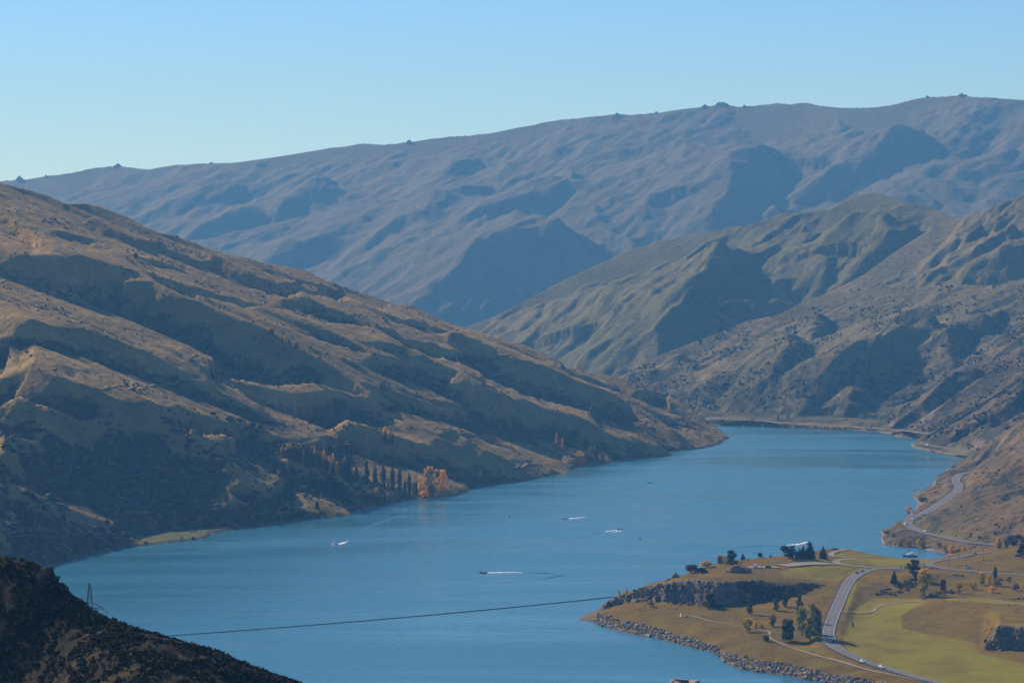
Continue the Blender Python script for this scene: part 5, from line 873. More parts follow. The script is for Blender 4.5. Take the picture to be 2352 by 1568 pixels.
# headland trees
HT = [('pine_tree', 'pine', c1, 1715, 165, 285, 27, NDL, 'round dark pine on the rocks beside the yellow bush', -1), ('shrub', 'bush', c1, 1725, 260, 305, 34, DGR, 'dark spreading shrub below the round pine', -1), ('shrub', 'bush', c1, 1465, 258, 338, 34, (0.62, 0.38, 0.05), 'golden yellow bush on the bluff skyline', .2), ('tree', 'tall', c1, 1605, 215, 304, 19, PALE, 'pale green tree between the golden bush and the pine', .2), ('tree', 'tall', c1, 1652, 218, 296, 11, GOLD, 'slim yellow tree touching the round pine', .2),
    ('conifer_tree', 'conifer', c1, 1835, 193, 262, 12, NDL, 'small dark conifer on the skyline right of the round pine', -1), ('conifer_tree', 'conifer', c1, 1886, 240, 264, 5, NDL, 'tiny conifer right of the small skyline conifer', -1), ('conifer_tree', 'conifer', c1, 1957, 175, 246, 13, NDL, 'dark conifer behind the parked van', -1), ('pine_tree', 'pine', c1, 2005, 185, 244, 14, NDL, 'ragged dark pine behind the parked dark car', -1), ('conifer_tree', 'conifer', c1, 2110, 205, 240, 6, NDL, 'tiny dark conifer left of the big conifer group', -1), ('pine_tree', 'pine', c1, 2295, 118, 250, 44, NDL, 'broad dark pine at the left of the conifer group', -1),
    ('shrub', 'bush', c1, 1312, 298, 392, 38, (0.05, 0.05, 0.028), 'large dark round bush on the bluff skyline', -1), ('shrub', 'bush', c1, 1420, 330, 395, 26, (0.035, 0.035, 0.025), 'dark low bush behind the grey rock lump', -1), ('tree', 'tall', c1, 1495, 595, 752, 34, DGR, 'dark green shrub tree against the foot of the bluff', -1), ('shrub', 'bush', c1, 1590, 690, 748, 26, DGR, 'low dark bush right of the tree at the bluff foot', -1),
    ('tree', 'tall', c1, 1905, 622, 808, 20, GRN, 'slender green tree left of the three young field trees', -1), ('tree', 'tall', c1, 2165, 648, 772, 19, GRN, 'middle young green tree on the brown field', -1), ('tree', 'tall', c1, 2262, 588, 735, 19, GRN, 'right young green tree on the brown field', -1), ('shrub', 'bush', c1, 905, 655, 732, 18, YGR, 'yellow green shrub on the grass below the bluff', .2), ('tree', 'tall', c1, 1112, 685, 748, 6, GOLD, 'thin yellow sapling below the bluff', .3), ('tree', 'tall', c1, 1083, 715, 748, 5, GOLD, 'small yellow sapling left of the thin one', .3), ('tree', 'tall', c1, 590, 560, 628, 8, GOLD, 'yellow sapling at the tip of the bluff by the boom', .3), ('tree', 'tall', c1, 665, 550, 598, 9, GOLD, 'second yellow sapling on the bluff tip', .3),
    ('tree', 'round', c1, 1872, 843, 987, 29, YGR, 'yellow green rounded tree beside the footpath', .3), ('tree', 'tall', c1, 1962, 868, 945, 16, GOLD, 'thin yellow tree right of the rounded path tree', .2), ('shrub', 'bush', c1, 2022, 888, 945, 10, YGR, 'small yellow green shrub near the path bend', .1), ('tree', 'tall', c1, 2132, 808, 932, 22, PALE, 'pale green young tree above the path bend', 0), ('tree', 'tall', c1, 2262, 850, 1078, 26, GRN, 'green tree at the left of the big roadside clump', -1), ('shrub', 'bush', c1, 2068, 1000, 1075, 17, DGR, 'dark shrub at the footpath bend', -1),
    ('tree', 'tall', c2, 105, 615, 905, 24, DGR, 'tall dark tree behind the big roadside clump', -1), ('tree', 'round', c2, 205, 695, 1062, 52, PALE, 'largest pale green tree of the roadside clump', .1), ('tree', 'tall', c2, 130, 730, 1005, 30, PALE, 'pale tree at the left of the roadside clump', .1), ('tree', 'tall', c2, 285, 765, 1040, 28, GRN, 'green tree of the roadside clump nearest the guard rail', -1), ('tree', 'tall', c2, 15, 860, 1078, 28, DGR, 'dark tree standing alone left of the roadside clump', -1),
    ('conifer_tree', 'conifer', c2, 68, 145, 248, 7, NDL, 'thin conifer beside the broad dark pine', -1), ('conifer_tree', 'conifer', c2, 100, 138, 252, 17, NDL, 'dark conifer second from left in the conifer group', -1), ('conifer_tree', 'conifer', c2, 140, 108, 252, 20, NDL, 'dark conifer in the middle of the conifer group', -1), ('conifer_tree', 'conifer', c2, 205, 72, 255, 31, NDL, 'tallest conifer of the dark group by the spray', -1), ('conifer_tree', 'conifer', c2, 337, 120, 250, 21, NDL, 'lone dark conifer right of the conifer group', -1),
    ('pine_tree', 'pine', c2, 1250, 260, 418, 32, NDL, 'large dark pine beside the road junction', -1), ('conifer_tree', 'conifer', c2, 1050, 363, 498, 19, NDL, 'dark conifer on the slope left of the large pine', -1), ('tree', 'round', c2, 1350, 348, 622, 42, YGR, 'tall yellow and green tree on the shaded slope', .35), ('tree', 'tall', c2, 1540, 458, 575, 18, (0.05, 0.045, 0.03), 'dark thin leaved tree right of the tall yellow tree', -1), ('tree', 'round', c2, 1703, 480, 605, 19, (0.36, 0.24, 0.04), 'small yellow tree standing alone on the dark slope', .3), ('tree', 'round', c2, 1930, 383, 515, 20, YGR, 'yellow green tree at the left of the far slope group', .4), ('tree', 'tall', c2, 2005, 408, 502, 13, GOLD, 'yellow tree in the middle of the far slope group', .2), ('poplar_tree', 'poplar', c2, 2065, 325, 455, 11, GRN, 'narrow green poplar in front of the side road', 0), ('tree', 'round', c2, 2092, 438, 525, 24, PALE, 'rounded pale green tree below the narrow poplar', .1), ('tree', 'round', c2, 1850, 488, 560, 18, YGR, 'small yellow green tree right of the lone yellow tree', .2), ('tree', 'round', c2, 2035, 522, 594, 21, ORG, 'orange tree lowest of the far slope group', .2), ('tree', 'round', c2, 2202, 428, 486, 13, BRN, 'brownish tree near the right edge of the slope', -1), ('shrub', 'bush', c2, 2270, 490, 575, 18, BRN, 'bare brown shrub near the right edge', -1), ('tree', 'tall', c2, 637, 878, 938, 6, GRN, 'tiny sapling alone on the green field', -1),
    ('tree', 'tall', c2, 2095, 38, 155, 24, (0.65, 0.36, 0.03), 'bright golden tree against the dark bushes at right', .3), ('tree', 'round', c2, 2240, 10, 120, 40, (0.035, 0.04, 0.018), 'dark bushy tree at the right edge above the wires', -1), ('tree', 'pine', c2, 2330, 95, 240, 34, NDL, 'dark tree at the right edge crossed by the wires', -1), ('tree', 'round', c2, 2180, 70, 150, 18, OLV, 'olive bush right of the bright golden tree', -1), ('tree', 'round', c2, 2330, -20, 70, 40, (0.06, 0.05, 0.02), 'upper dark bush at the right edge of the slope', -1)]
for nm, kd, c, x, t, b, w, col, lab, g in HT:
    u, vt, vb = TP(c, x, t, b); tree(nm, kd, S_head, u, vt, vb, w, col, lab, 'shrub' if nm == 'shrub' else 'tree', g)
for nm, kd, c, x, t, b, w, col, lab in [('tree', 'round', c2, 1190, 58, 132, 17, (0.40, 0.22, 0.04), 'golden tree on the cove shore left of the orange pair'), ('tree', 'round', c2, 1300, 52, 146, 14, GOLD, 'golden tree of the pair on the cove shore'), ('tree', 'round', c2, 1347, 68, 142, 17, PNK, 'pinkish orange tree of the pair on the cove shore'), ('tree', 'round', c2, 1500, 83, 132, 12, OLV, 'small olive tree on the slope above the cove'), ('tree', 'round', c2, 1560, 118, 184, 15, YGR, 'yellow green tree at the cove edge'), ('tree', 'round', c2, 1630, 108, 198, 22, ORG, 'rounded orange tree at the head of the cove'), ('tree', 'round', c2, 1690, 148, 208, 16, BRN, 'brown thin tree between the two orange cove trees'), ('tree', 'round', c2, 1752, 124, 200, 21, ORG, 'orange tree beside the cove road'),
        ('tree', 'round', c3, 612, 863, 912, 14, GOLD, 'golden tree on a small point of the right shore'), ('tree', 'round', c3, 542, 1033, 1118, 13, ORG, 'orange tree on the shore below the highway cars'), ('tree', 'round', c3, 810, 728, 760, 10, GOLD, 'yellow tree on the rocks of the right shore'), ('shrub', 'bush', c3, 330, 1275, 1310, 14, OLV, 'olive shrub at the tip of the right bank'), ('shrub', 'bush', c3, 395, 1310, 1340, 10, DGR, 'dark shrub on the tip of the right bank'), ('shrub', 'bush', c3, 460, 1390, 1425, 7, BRN, 'brown shrub on the cove shore near the tip'), ('shrub', 'bush', c3, 400, 1385, 1415, 6, GOLD, 'gold shrub on the cove shore near the tip'), ('shrub', 'bush', c3, 680, 940, 985, 24, OLV, 'spreading yellow olive bushes on the right shore slope')]:
    u, vt, vb = TP(c, x, t, b); tree(nm, kd, S_r1, u, vt, vb, w, col, lab, 'shrub' if nm == 'shrub' else 'tree', .1)
far_t = [(1065, 110, 192, 4, 'poplar', GRN), (1198, 118, 172, 4, 'poplar', GRN), (722, 180, 242, 4, 'poplar', GRN), (740, 178, 242, 4, 'poplar', GRN), (757, 180, 243, 4, 'poplar', GRN), (772, 182, 243, 4, 'poplar', GRN), (541, 178, 236, 3, 'poplar', DGR), (880, 205, 247, 3, 'poplar', GRN), (946, 205, 248, 3, 'poplar', GRN), (805, 205, 246, 3, 'poplar', GRN)] + [(190 + 28 * k, 172, 236, 7, 'round', PALE) for k in range(8)] + [(420 + 24 * k, 182, 238, 7, 'round', YGR) for k in range(5)] + [(x, 245 + (x > 1000) * 8, 272 + (x > 1000) * 16 + (x > 1700) * 8, 6, 'bush', c) for x, c in [(630, GOLD), (700, BRN), (760, BRN), (830, BRN), (900, BRN), (980, BRN), (1180, BRN), (1290, BRN), (1420, GRN), (1490, GOLD), (1540, BRN), (1600, GOLD), (1640, GOLD), (1680, GOLD), (1735, GOLD), (1775, GOLD), (1830, GOLD), (1885, GOLD), (2180, BRN), (2240, BRN)]]
_fc = {}
for i, (x, t, b, w, kd, col) in enumerate(sorted(far_t, key=lambda q: q[0])):
    u, vt, vb = TP(cF, x, t, b); cn = {GRN: 'green', DGR: 'dark', PALE: 'pale green', YGR: 'yellow green', GOLD: 'golden', BRN: 'brown'}[col]
    kn_ = 'poplar' if kd == 'poplar' else 'tree' if kd == 'round' else 'bush'; j_ = _fc.get((cn, kn_), 0); _fc[(cn, kn_)] = j_ + 1
    tree('far_tree', kd, S_r2, u, vt, vb, w, col, f"distant {cn} {kn_} on the far shore, {ordn(j_)} of its colour from the left", 'tree', 0, f'far shore {cn} {kd} trees')

# ------------------------------------------------------------------ vehicles
def profile(pts_, y0, y1, inset_from=1e9, inset=0.0):
    """side outline extruded across the width; points above inset_from lean inwards"""
    n = len(pts_); V = []
    for y in (y0, y1):
        for x, z in pts_:
            k = inset if z > inset_from else 0; V.append((x, y + (k if y < 0 else -k), z))
    Fs = [tuple(range(n - 1, -1, -1)) if False else tuple(range(n)), tuple(range(2 * n - 1, n - 1, -1))] + [((i + 1) % n, i, i + n, (i + 1) % n + n) for i in range(n)]
    return V, Fs
CARP = {'saloon': [(-2.2, .35), (-2.25, .8), (-1.6, .98), (-.95, 1.42), (.45, 1.42), (1.15, .95), (2.1, .82), (2.25, .5), (2.2, .3)], 'wagon': [(-2.3, .35), (-2.32, .95), (-2.1, 1.5), (.5, 1.52), (1.2, 1.0), (2.1, .88), (2.28, .5), (2.2, .3)], 'van': [(-2.5, .4), (-2.52, 2.0), (1.3, 2.05), (2.0, 1.2), (2.45, 1.05), (2.5, .4)], 'hatch': [(-1.95, .35), (-2.0, .9), (-1.6, 1.45), (.45, 1.47), (1.1, .98), (1.9, .85), (2.0, .35)]}
CARW = {'saloon': [(-1.35, 1.02), (-.9, 1.34), (.4, 1.34), (.95, 1.0)], 'wagon': [(-2.05, 1.0), (-1.95, 1.42), (.45, 1.42), (1.0, 1.04)], 'van': [(.3, 1.25), (.3, 1.85), (1.25, 1.85), (1.75, 1.25)], 'hatch': [(-1.7, .96), (-1.45, 1.36), (.4, 1.38), (.92, 1.0)]}
_wm = MB().tube((0, -0.11, 0), (0, 0.11, 0), 0.33, None, 12).mesh('tyre', M['tyre']); _rm = MB().tube((0, -0.118, 0), (0, 0.118, 0), 0.19, None, 8).mesh('rim', M['chrome'])
_lm = MB().box((-.03, -.16, -.07), (.03, .16, .07)).mesh('headlight', M['lamp']); _cache = {}
def car(kind, col, p, heading, label, name='car', cat='car', group=None, scale=1.0):
    e = tag(empty(name, tuple(p), heading), label, cat, group); e.scale = (scale,) * 3
    if (kind, col) not in _cache:
        V, Fs = profile(CARP[kind], -.88, .88, .99, .12); b = mesh_py('body', V, Fs, M[col])
        V, Fs = profile(CARW[kind], -.885, .885, .99, .115); w = mesh_py('window', V, Fs, M['glass'])
        z0 = 1.04 if kind != 'van' else 1.25; z1 = CARP[kind][3][1] - .08 if kind != 'van' else 1.9
        g = MB(); q = [p_ for p_ in CARP[kind] if p_[0] > .3 and p_[1] > .9]; (xa, za), (xb, zb) = q[0], q[1]
        dx, dz = xb - xa, zb - za; l = math.hypot(dx, dz); nx, nz = -dz / l * .02, dx / l * -.02
        f = lambda t, y: (xa + dx * t + nx, y, za + dz * t - nz + .02)
        g.poly([f(.12, -.66), f(.12, .66), f(.9, .74), f(.9, -.74)], [(0, 1, 2, 3)]); ws_ = g.mesh('windscreen', M['glass']); _cache[(kind, col)] = (b, w, ws_)
    b, w, s_ = _cache[(kind, col)]; add('body', b, e); add('window', w, e); add('windscreen', s_, e)
    wx = 1.35 if kind != 'van' else 1.55
    for sx in (-1, 1):
        for sy in (-1, 1): t = add('wheel', _wm, e, (sx * wx, sy * .80, .33)); add('rim', _rm, t)
    fx = max(x for x, z in CARP[kind])
    for sy in (-1, 1): add('headlight', _lm, e, (fx - .02, sy * .6, .68))
    return e
def on_line(L, u):
    uu = U0 + L[:, 0] / L[:, 1] * F; return uu
def place_on(L, u, v, off):
    vv = V0 - (L[:, 2] - CZ) * F / L[:, 1]; uu = U0 + L[:, 0] / L[:, 1] * F; i = int(np.argmin((uu - u) ** 2 + (vv - v) ** 2)); i = min(max(i, 1), len(L) - 2)
    d = L[i + 1] - L[i - 1]; h = math.atan2(d[1], d[0]); n = np.array([-d[1], d[0], 0]) / math.hypot(d[0], d[1]); return L[i] + n * off + np.array([0, 0, .02]), h
for L, c, x, y, off, flip, kind, col, nm, lab in [(road_main, c2, 762, 1280, 1.9, 1, 'saloon', 'car_white', 'car', 'white saloon car on the near road, left of the white estate car'), (road_main, c2, 948, 1345, 1.9, 1, 'wagon', 'car_white', 'car', 'white estate car on the near road, lowest of the cars'), (road_main, c2, 412, 1075, -1.9, 0, 'hatch', 'car_blue', 'car', 'dark blue car in the tree shadows on the near road'), (road_main, c2, 742, 385, 1.9, 1, 'wagon', 'car_silver', 'car', 'silver car towing a trailer at the top of the road bend'),
        (road_cove, c2, 1838, 200, 0, 1, 'hatch', 'car_silver', 'car', 'silver car on the road beside the orange cove tree'), (hw, c3, 667, 1130, -2.2, 0, 'wagon', 'car_white', 'car', 'farthest white car of the group on the highway bend'), (hw, c3, 617, 1160, 2.2, 1, 'saloon', 'car_white', 'car', 'second farthest white car of the group on the highway bend'), (hw, c3, 582, 1195, -2.2, 0, 'saloon', 'car_white', 'car', 'third white car of the group on the highway bend'), (hw, c3, 545, 1218, 2.2, 1, 'van', 'car_white', 'van', 'white van nearest the lake on the highway bend'), (hw, c3, 685, 1292, -2.2, 0, 'wagon', 'car_white', 'car', 'white car on the near side of the highway bend'),
        (hw_far, c3, 737, 441, 2, 0, 'van', 'car_white', 'van', 'white van on the distant highway by the rock knob'), (hw_far, c3, 1190, 517, 2, 0, 'saloon', 'car_dark', 'car', 'dark car on the distant highway under the rocks'), (hw_far2, cF, 220, 157, 0, 0, 'van', 'car_white', 'van', 'leftmost white vehicle on the far highway'), (hw_far2, cF, 360, 164, 0, 0, 'van', 'car_white', 'van', 'second white vehicle from the left on the far highway'), (hw_far2, cF, 672, 184, 0, 0, 'van', 'car_white', 'van', 'third white vehicle from the left on the far highway'), (hw_far2, cF, 877, 195, 0, 0, 'van', 'car_white', 'van', 'fourth white vehicle from the left on the far highway')]:
    p, h = place_on(L, *c(x, y), off); car(kind, col, p, h + (math.pi if flip else 0), lab, nm, nm, 'vehicles on the roads')
p, h = place_on(road_main, *c2(705, 392), 1.9)
t = tag(empty('trailer', tuple(p), h + math.pi), 'small dark boat trailer behind the silver car', 'trailer'); add('bed', MB().box((-2.2, -.85, .5), (1.6, .85, .75)).box((-2.2, -.85, .75), (-2.1, .85, 1.1)).box((1.5, -.85, .75), (1.6, .85, 1.1)).mesh('bed', M['car_dark']), t); add('drawbar', MB().box((1.6, -.06, .5), (3.0, .06, .6)).mesh('drawbar', M['steel']), t)
for sy in (-1, 1): q = add('wheel', _wm, t, (-.4, sy * .95, .33)); add('rim', _rm, q)
p = S_head.hit(*c1(1950, 338)); car('van', 'car_white', p + [0, 0, .14], math.radians(250), 'white van parked on the small bay by the rock mound', 'van', 'van')
p = S_head.hit(*c1(2088, 341)); car('wagon', 'car_dark', p + [0, 0, .14], math.radians(5), 'dark car parked on the small bay right of the van')
p = S_head.hit(*c2(1772, 348)); t = tag(empty('truck', tuple(p), math.radians(262)), 'blue and white truck standing on the grass above the side road', 'truck')
V, Fs = profile([(.6, .5), (.6, 2.0), (1.2, 2.1), (1.9, 1.4), (2.3, 1.2), (2.3, .5)], -.95, .95); add('cab', mesh_py('cab', V, Fs, M['car_white']), t); add('tray', MB().box((-2.8, -1.0, .7), (.5, 1.0, 2.6), (.1, .1)).mesh('tray', M['car_blue']), t); add('windscreen', MB().poly([(1.24, -.8, 2.08), (1.24, .8, 2.08), (1.88, .85, 1.46), (1.88, -.85, 1.46)], [(0, 1, 2, 3)]).mesh('windscreen', M['glass']), t)
for sx in (-1.6, 1.5):
    for sy in (-1, 1): q = add('wheel', _wm, t, (sx, sy * .85, .36)); add('rim', _rm, q)

# ------------------------------------------------------------------ road furniture
def guard_rail(L, off, label, s0, s1):
    D = np.r_[0, np.cumsum(np.linalg.norm(np.diff(L, axis=0), axis=1))]; T = np.arange(s0 * D[-1], s1 * D[-1], 4.0); Q = np.array([[np.interp(t, D, L[:, j]) for j in range(3)] for t in T])
    d = np.gradient(Q[:, :2], axis=0); d /= np.linalg.norm(d, axis=1)[:, None]; n = np.c_[-d[:, 1], d[:, 0]]; Q[:, :2] += n * off
    e = tag(empty('guard_rail', tuple(Q[len(Q) // 2])), label, 'guard rail'); o = np.array(e.location); V = []
    for p in Q: V += [p - o + [0, 0, .42], p - o + [0, 0, .85]]
    V = np.array(V); i = np.arange(len(Q) - 1) * 2; Fq = np.stack([i, i + 2, i + 3, i + 1], -1); me = mesh_np('rail', V, Fq, M['rail_dark']); r = add('rail', me, e); md = r.modifiers.new('thick', 'SOLIDIFY'); md.thickness = 0.12
    pm = MB().box((-.09, -.09, -.5), (.09, .09, .98)).mesh('post', M['galv'])
    for p in Q: add('post', pm, e, tuple(p - o))
    return e
side = 1 if np.cross(road_main[60][:2] - road_main[50][:2], np.array([-1, 0])) > 0 else -1
guard_rail(road_main, 5.0 * side, 'steel guard rail with dark posts along the lake side of the near road', 0.16, 0.80)
def pole(u, vt, vb, label, arm=True, lamp=False, sh=S_head):
    p = sh.hit(u, vb); h = (vb - vt) * p[1] / F; e = tag(empty('street_lamp' if lamp else 'power_pole', tuple(p)), label, 'street lamp' if lamp else 'power pole')
    add('post', MB().tube((0, 0, -.5), (0, 0, h), .16, .10, 7).mesh('post', M['steel' if lamp else 'wood_dark']), e)
    if lamp: add('arm', MB().tube((0, 0, h), (-1.6, -.4, h + .35), .07, .06, 5).mesh('arm', M['steel']), e); add('lamp_head', MB().box((-2.3, -.65, h + .26), (-1.4, -.25, h + .42)).mesh('lamp_head', M['lamp']), e)
    else:
        add('crossarm', MB().box((-1.1, -.07, h - .6), (1.1, .07, h - .45)).mesh('crossarm', M['wood_dark']), e)
        for x in (-.95, 0, .95): add('insulator', MB().tube((x, 0, h - .45), (x, 0, h - .2), .06, .04, 5).mesh('insulator', M['lamp']), e)
    return p + np.array([0, 0, h])
tops = [pole(*c2(1695, 160), c2(0, 242)[1], 'power pole beside the road left of the silver car'), pole(*c2(1816, 145), c2(0, 212)[1], 'power pole just left of the silver car'), pole(*c2(1943, 150), c2(0, 268)[1], 'power pole where the pale wires begin')]
for x, t, b, lab in [(1298, 172, 285, 'street lamp standing against the cove water'), (1601, 222, 356, 'street lamp by the side road right of the junction'), (1893, 275, 396, 'street lamp by the side road above the yellow trees')]: pole(*c2(x, t), c2(0, b)[1], lab, lamp=True)
a = tops[2]
for k, (v1, lab) in enumerate([(205, 'upper pale power line crossing the right edge'), (238, 'lower pale power line crossing the right edge')]):
    u, v = c2(2420, v1); q = at_y(u, v, a[1] - 35.0); m = MB(); n = 16
    for j in range(n):
        f = lambda t: tuple(a + (q - a) * t + np.array([0, 0, -3.2 * 4 * t * (1 - t) * 0.5]) + np.array([0, .9 * k, -.3]))
        m.tube(f(j / n), f((j + 1) / n), .055, None, 4)
    tag(add('power_line', m.mesh('power_line', M['cable'])), lab, 'cable')
p = S_head.hit(*c1(1210, 836)); e = tag(empty('information_board', tuple(p), math.radians(-75)), 'white information board at the end of the footpath', 'sign'); add('panel', MB().box((-.85, -.09, .25), (.85, .09, 2.5)).mesh('panel', M['board']), e); add('post', MB().box((-.98, -.1, -.3), (-.86, .1, 2.6)).box((.86, -.1, -.3), (.98, .1, 2.6)).mesh('post', M['wood']), e)
p = S_head.hit(*c1(1268, 842)); e = tag(empty('bench', tuple(p), math.radians(5)), 'dark bench beside the white information board', 'bench'); add('seat', MB().box((-.9, -.25, .42), (.9, .25, .5)).mesh('seat', M['wood_dark']), e); add('backrest', MB().box((-.9, .2, .55), (.9, .28, 1.0)).mesh('backrest', M['wood_dark']), e)
for x in (-.75, .75): add('leg', MB().box((x - .07, -.2, -.2), (x + .07, .26, .42)).mesh('leg', M['steel']), e)
for x, y, lab in [(1118, 345, 'left dark litter bin beside the road by the large pine'), (1158, 345, 'right dark litter bin beside the road by the large pine')]:
    p = S_head.hit(*c2(x, y)); e = tag(empty('litter_bin', tuple(p)), lab, 'bin'); add('drum', MB().tube((0, 0, -.1), (0, 0, 1.3), .6, .68, 10).mesh('drum', M['car_dark']), e); add('lid', MB().tube((0, 0, 1.3), (0, 0, 1.45), .74, .5, 10).mesh('lid', M['steel']), e)
p = S_head.hit(*c1(2020, 352)); e = tag(empty('litter_bin', tuple(p)), 'dark litter bin between the parked van and dark car', 'bin'); add('drum', MB().tube((0, 0, -.1), (0, 0, 1.2), .4, .45, 10).mesh('drum', M['car_dark']), e); add('lid', MB().tube((0, 0, 1.2), (0, 0, 1.35), .5, .35, 10).mesh('lid', M['steel']), e)
p = S_head.hit(*c2(866, 330)); tag(add('marker_post', MB().box((-.1, -.1, -.2), (.1, .1, 1.9)).box((-.16, -.12, 1.5), (.16, .12, 1.9)).mesh('marker_post', M['board']), None, tuple(p)), 'white marker post on the mown grass by the lane', 'post')
p = S_head.hit(*c1(2090, 290)); tag(add('marker_post', MB().box((-.2, -.2, -.2), (.2, .2, 1.6)).box((-.3, -.3, 1.2), (.3, .3, 1.6)).mesh('marker_post', M['wood_dark']), None, tuple(p)), 'dark post on the grass behind the parked dark car', 'post')

# lattice mast on the foreground hill
p = S_fg.hit(*(c / 1 for c in (206, 1384))); p = at_y(206, 1386, 543.5); k = p[1] / F; hT = 47 * k
e = tag(empty('lattice_mast', tuple(p)), 'dark lattice steel mast on the foreground hill', 'mast'); cor = [(-1, -1), (1, -1), (1, 1), (-1, 1)]; w0, w1 = 6.6 * k, 2.0 * k; W = lambda z: w0 + (w1 - w0) * z / hT
for a, b in cor: add('leg', MB().tube((a * W(0), b * W(0), -2), (a * W(hT), b * W(hT), hT), .065, .05, 4).mesh('leg', M['steel']), e)
zs = [hT * t for t in (0, .24, .46, .66, .83, 1.0)]
for i in range(5):
    m = MB(); z0, z1 = zs[i], zs[i + 1]
    for j in range(4):
        (a, b), (c, d) = cor[j], cor[(j + 1) % 4]
        m.tube((a * W(z0), b * W(z0), z0), (c * W(z1), d * W(z1), z1), .03, None, 4).tube((c * W(z0), d * W(z0), z0), (a * W(z1), b * W(z1), z1), .03, None, 4).tube((a * W(z1), b * W(z1), z1), (c * W(z1), d * W(z1), z1), .03, None, 4)
    add('brace', m.mesh('brace', M['steel']), e)
q = at_y(240, 1396, 541) - p
add('boom_arm', MB().tube((w0, 0, .2), tuple(q), .10, .08, 4).tube((w0, -1, -.8), tuple(q + [0, 0, -.25]), .07, .06, 4).tube((w0 * .5, 1, -.9), tuple(q + [0, 0, -.3]), .07, .06, 4).mesh('boom_arm', M['steel']), e)
add('insulator', MB().tube(tuple(q), tuple(q + np.array([.75, -.2, -.85])), .10, .10, 6).tube(tuple(q + np.array([.75, -.2, -.85])), tuple(q + np.array([.85, -.22, -1.0])), .2, .2, 8).mesh('insulator', M['cable']), e)

# ------------------------------------------------------------------ on the water
A, B = at_z(1406, 1370.5, 0.1), at_z(380, 1460, 0.1); bm = tag(empty('boom', tuple(A)), 'long dark floating boom stretched across the lake', 'boom'); n = 118; d = (B - A) / n; sag = np.array([d[1], -d[0], 0]); sag /= np.linalg.norm(sag)
fm = MB().tube((-1.3, 0, .06), (1.3, 0, .06), .30, None, 8).mesh('float', M['float']); Q = [d * t + sag * (-9 * 4 * (t / n) * (1 - t / n)) for t in range(n + 1)]
for t in range(n):
    m_ = (Q[t] + Q[t + 1]) / 2; dd = Q[t + 1] - Q[t]; add('float', fm, bm, tuple(m_), (0, 0, math.atan2(dd[1], dd[0])))
m = MB()
for t in range(n): m.tube(tuple(Q[t] + [0, 0, .36]), tuple(Q[t + 1] + [0, 0, .36]), .05, None, 4)
add('cable', m.mesh('cable', M['cable']), bm)
def hull(l, w, h, m, name='hull'):
    V = []; st = [(-.5, .82, 0, .75), (-.2, 1, 0, .8), (.15, .95, .02, .9), (.36, .6, .12, 1.0), (.5, .03, .45, 1.12)]
    for x, ww, zb, zt in st: V += [(x * l, -ww * w / 2, zt * h), (x * l, -ww * w * .36, zb * h), (x * l, 0, zb * h - .12 * h), (x * l, ww * w * .36, zb * h), (x * l, ww * w / 2, zt * h)]
    Fs = []
    for i in range(4):
        for j in range(4): a = i * 5 + j; Fs.append((a, a + 5, a + 6, a + 1))
        Fs.append((i * 5 + 4, i * 5 + 9, i * 5 + 5, i * 5))
    Fs.append((0, 1, 2, 3, 4)); return mesh_py(name, V, Fs, m)
def boat(u, v, heading, l, col, label, cabin=True):
    p = at_z(u, v, 0); e = tag(empty('motor_boat', (p[0], p[1], -.05), heading), label, 'boat'); w = l * .36; h = l * .17
    add('hull', hull(l, w, h, M[col]), e); add('deck', MB().box((-l * .42, -w * .36, h * .62), (l * .28, w * .36, h * .78)).mesh('deck', M['boat_white']), e)
    if cabin: add('cabin', MB().box((-l * .05, -w * .33, h * .78), (l * .22, w * .33, h * 1.5), (l * .04, w * .06)).mesh('cabin', M['boat_white']), e)
    add('windscreen', MB().box((l * .02 if not cabin else l * .205, -w * .30, h * .8), (l * .06 if not cabin else l * .235, w * .30, h * 1.45), (l * .012, w * .05)).mesh('windscreen', M['glass']), e)
    add('outboard', MB().box((-l * .56, -.22, h * .1), (-l * .49, .22, h * 1.15)).mesh('outboard', M['boat_dark']), e)
    add('seat', MB().box((-l * .3, -w * .25, h * .78), (-l * .2, w * .25, h * 1.15)).mesh('seat', M['boat_dark']), e); return e
def foam(name, P, w, label, hgt=.25, seed=1):
    """churned white water: a ragged low ridge along the line, real thickness"""
    L = smooth_line([at_z(u, v, 0.0) for u, v in P], 1.2); n = len(L); r = np.random.default_rng(seed); t = np.linspace(0, 1, n); ww = w * np.interp(t, [0, .08, .6, 1], [.3, 1, .8, .15]) * (0.6 + 0.8 * r.random(n)); hh = hgt * np.interp(t, [0, .1, .5, 1], [.4, 1, .6, .15]) * (0.6 + 0.8 * r.random(n))
    d = np.gradient(L[:, :2], axis=0); d /= np.linalg.norm(d, axis=1)[:, None] + 1e-9; nn = np.c_[-d[:, 1], d[:, 0]]; V = np.zeros((n, 3, 3)); V[:, 0, :2] = L[:, :2] + nn * ww[:, None]; V[:, 2, :2] = L[:, :2] - nn * ww[:, None]; V[:, 1, :2] = L[:, :2]; V[:, 0, 2] = V[:, 2, 2] = -.05; V[:, 1, 2] = hh + .06
    i = np.arange(n - 1) * 3; Fq = np.concatenate([np.stack([i + 1, i + 4, i + 3, i], -1), np.stack([i + 2, i + 5, i + 4, i + 1], -1)]); return tag(add(name, mesh_np(name, V.reshape(-1, 3), Fq, M['foam'])), label, kind='stuff')
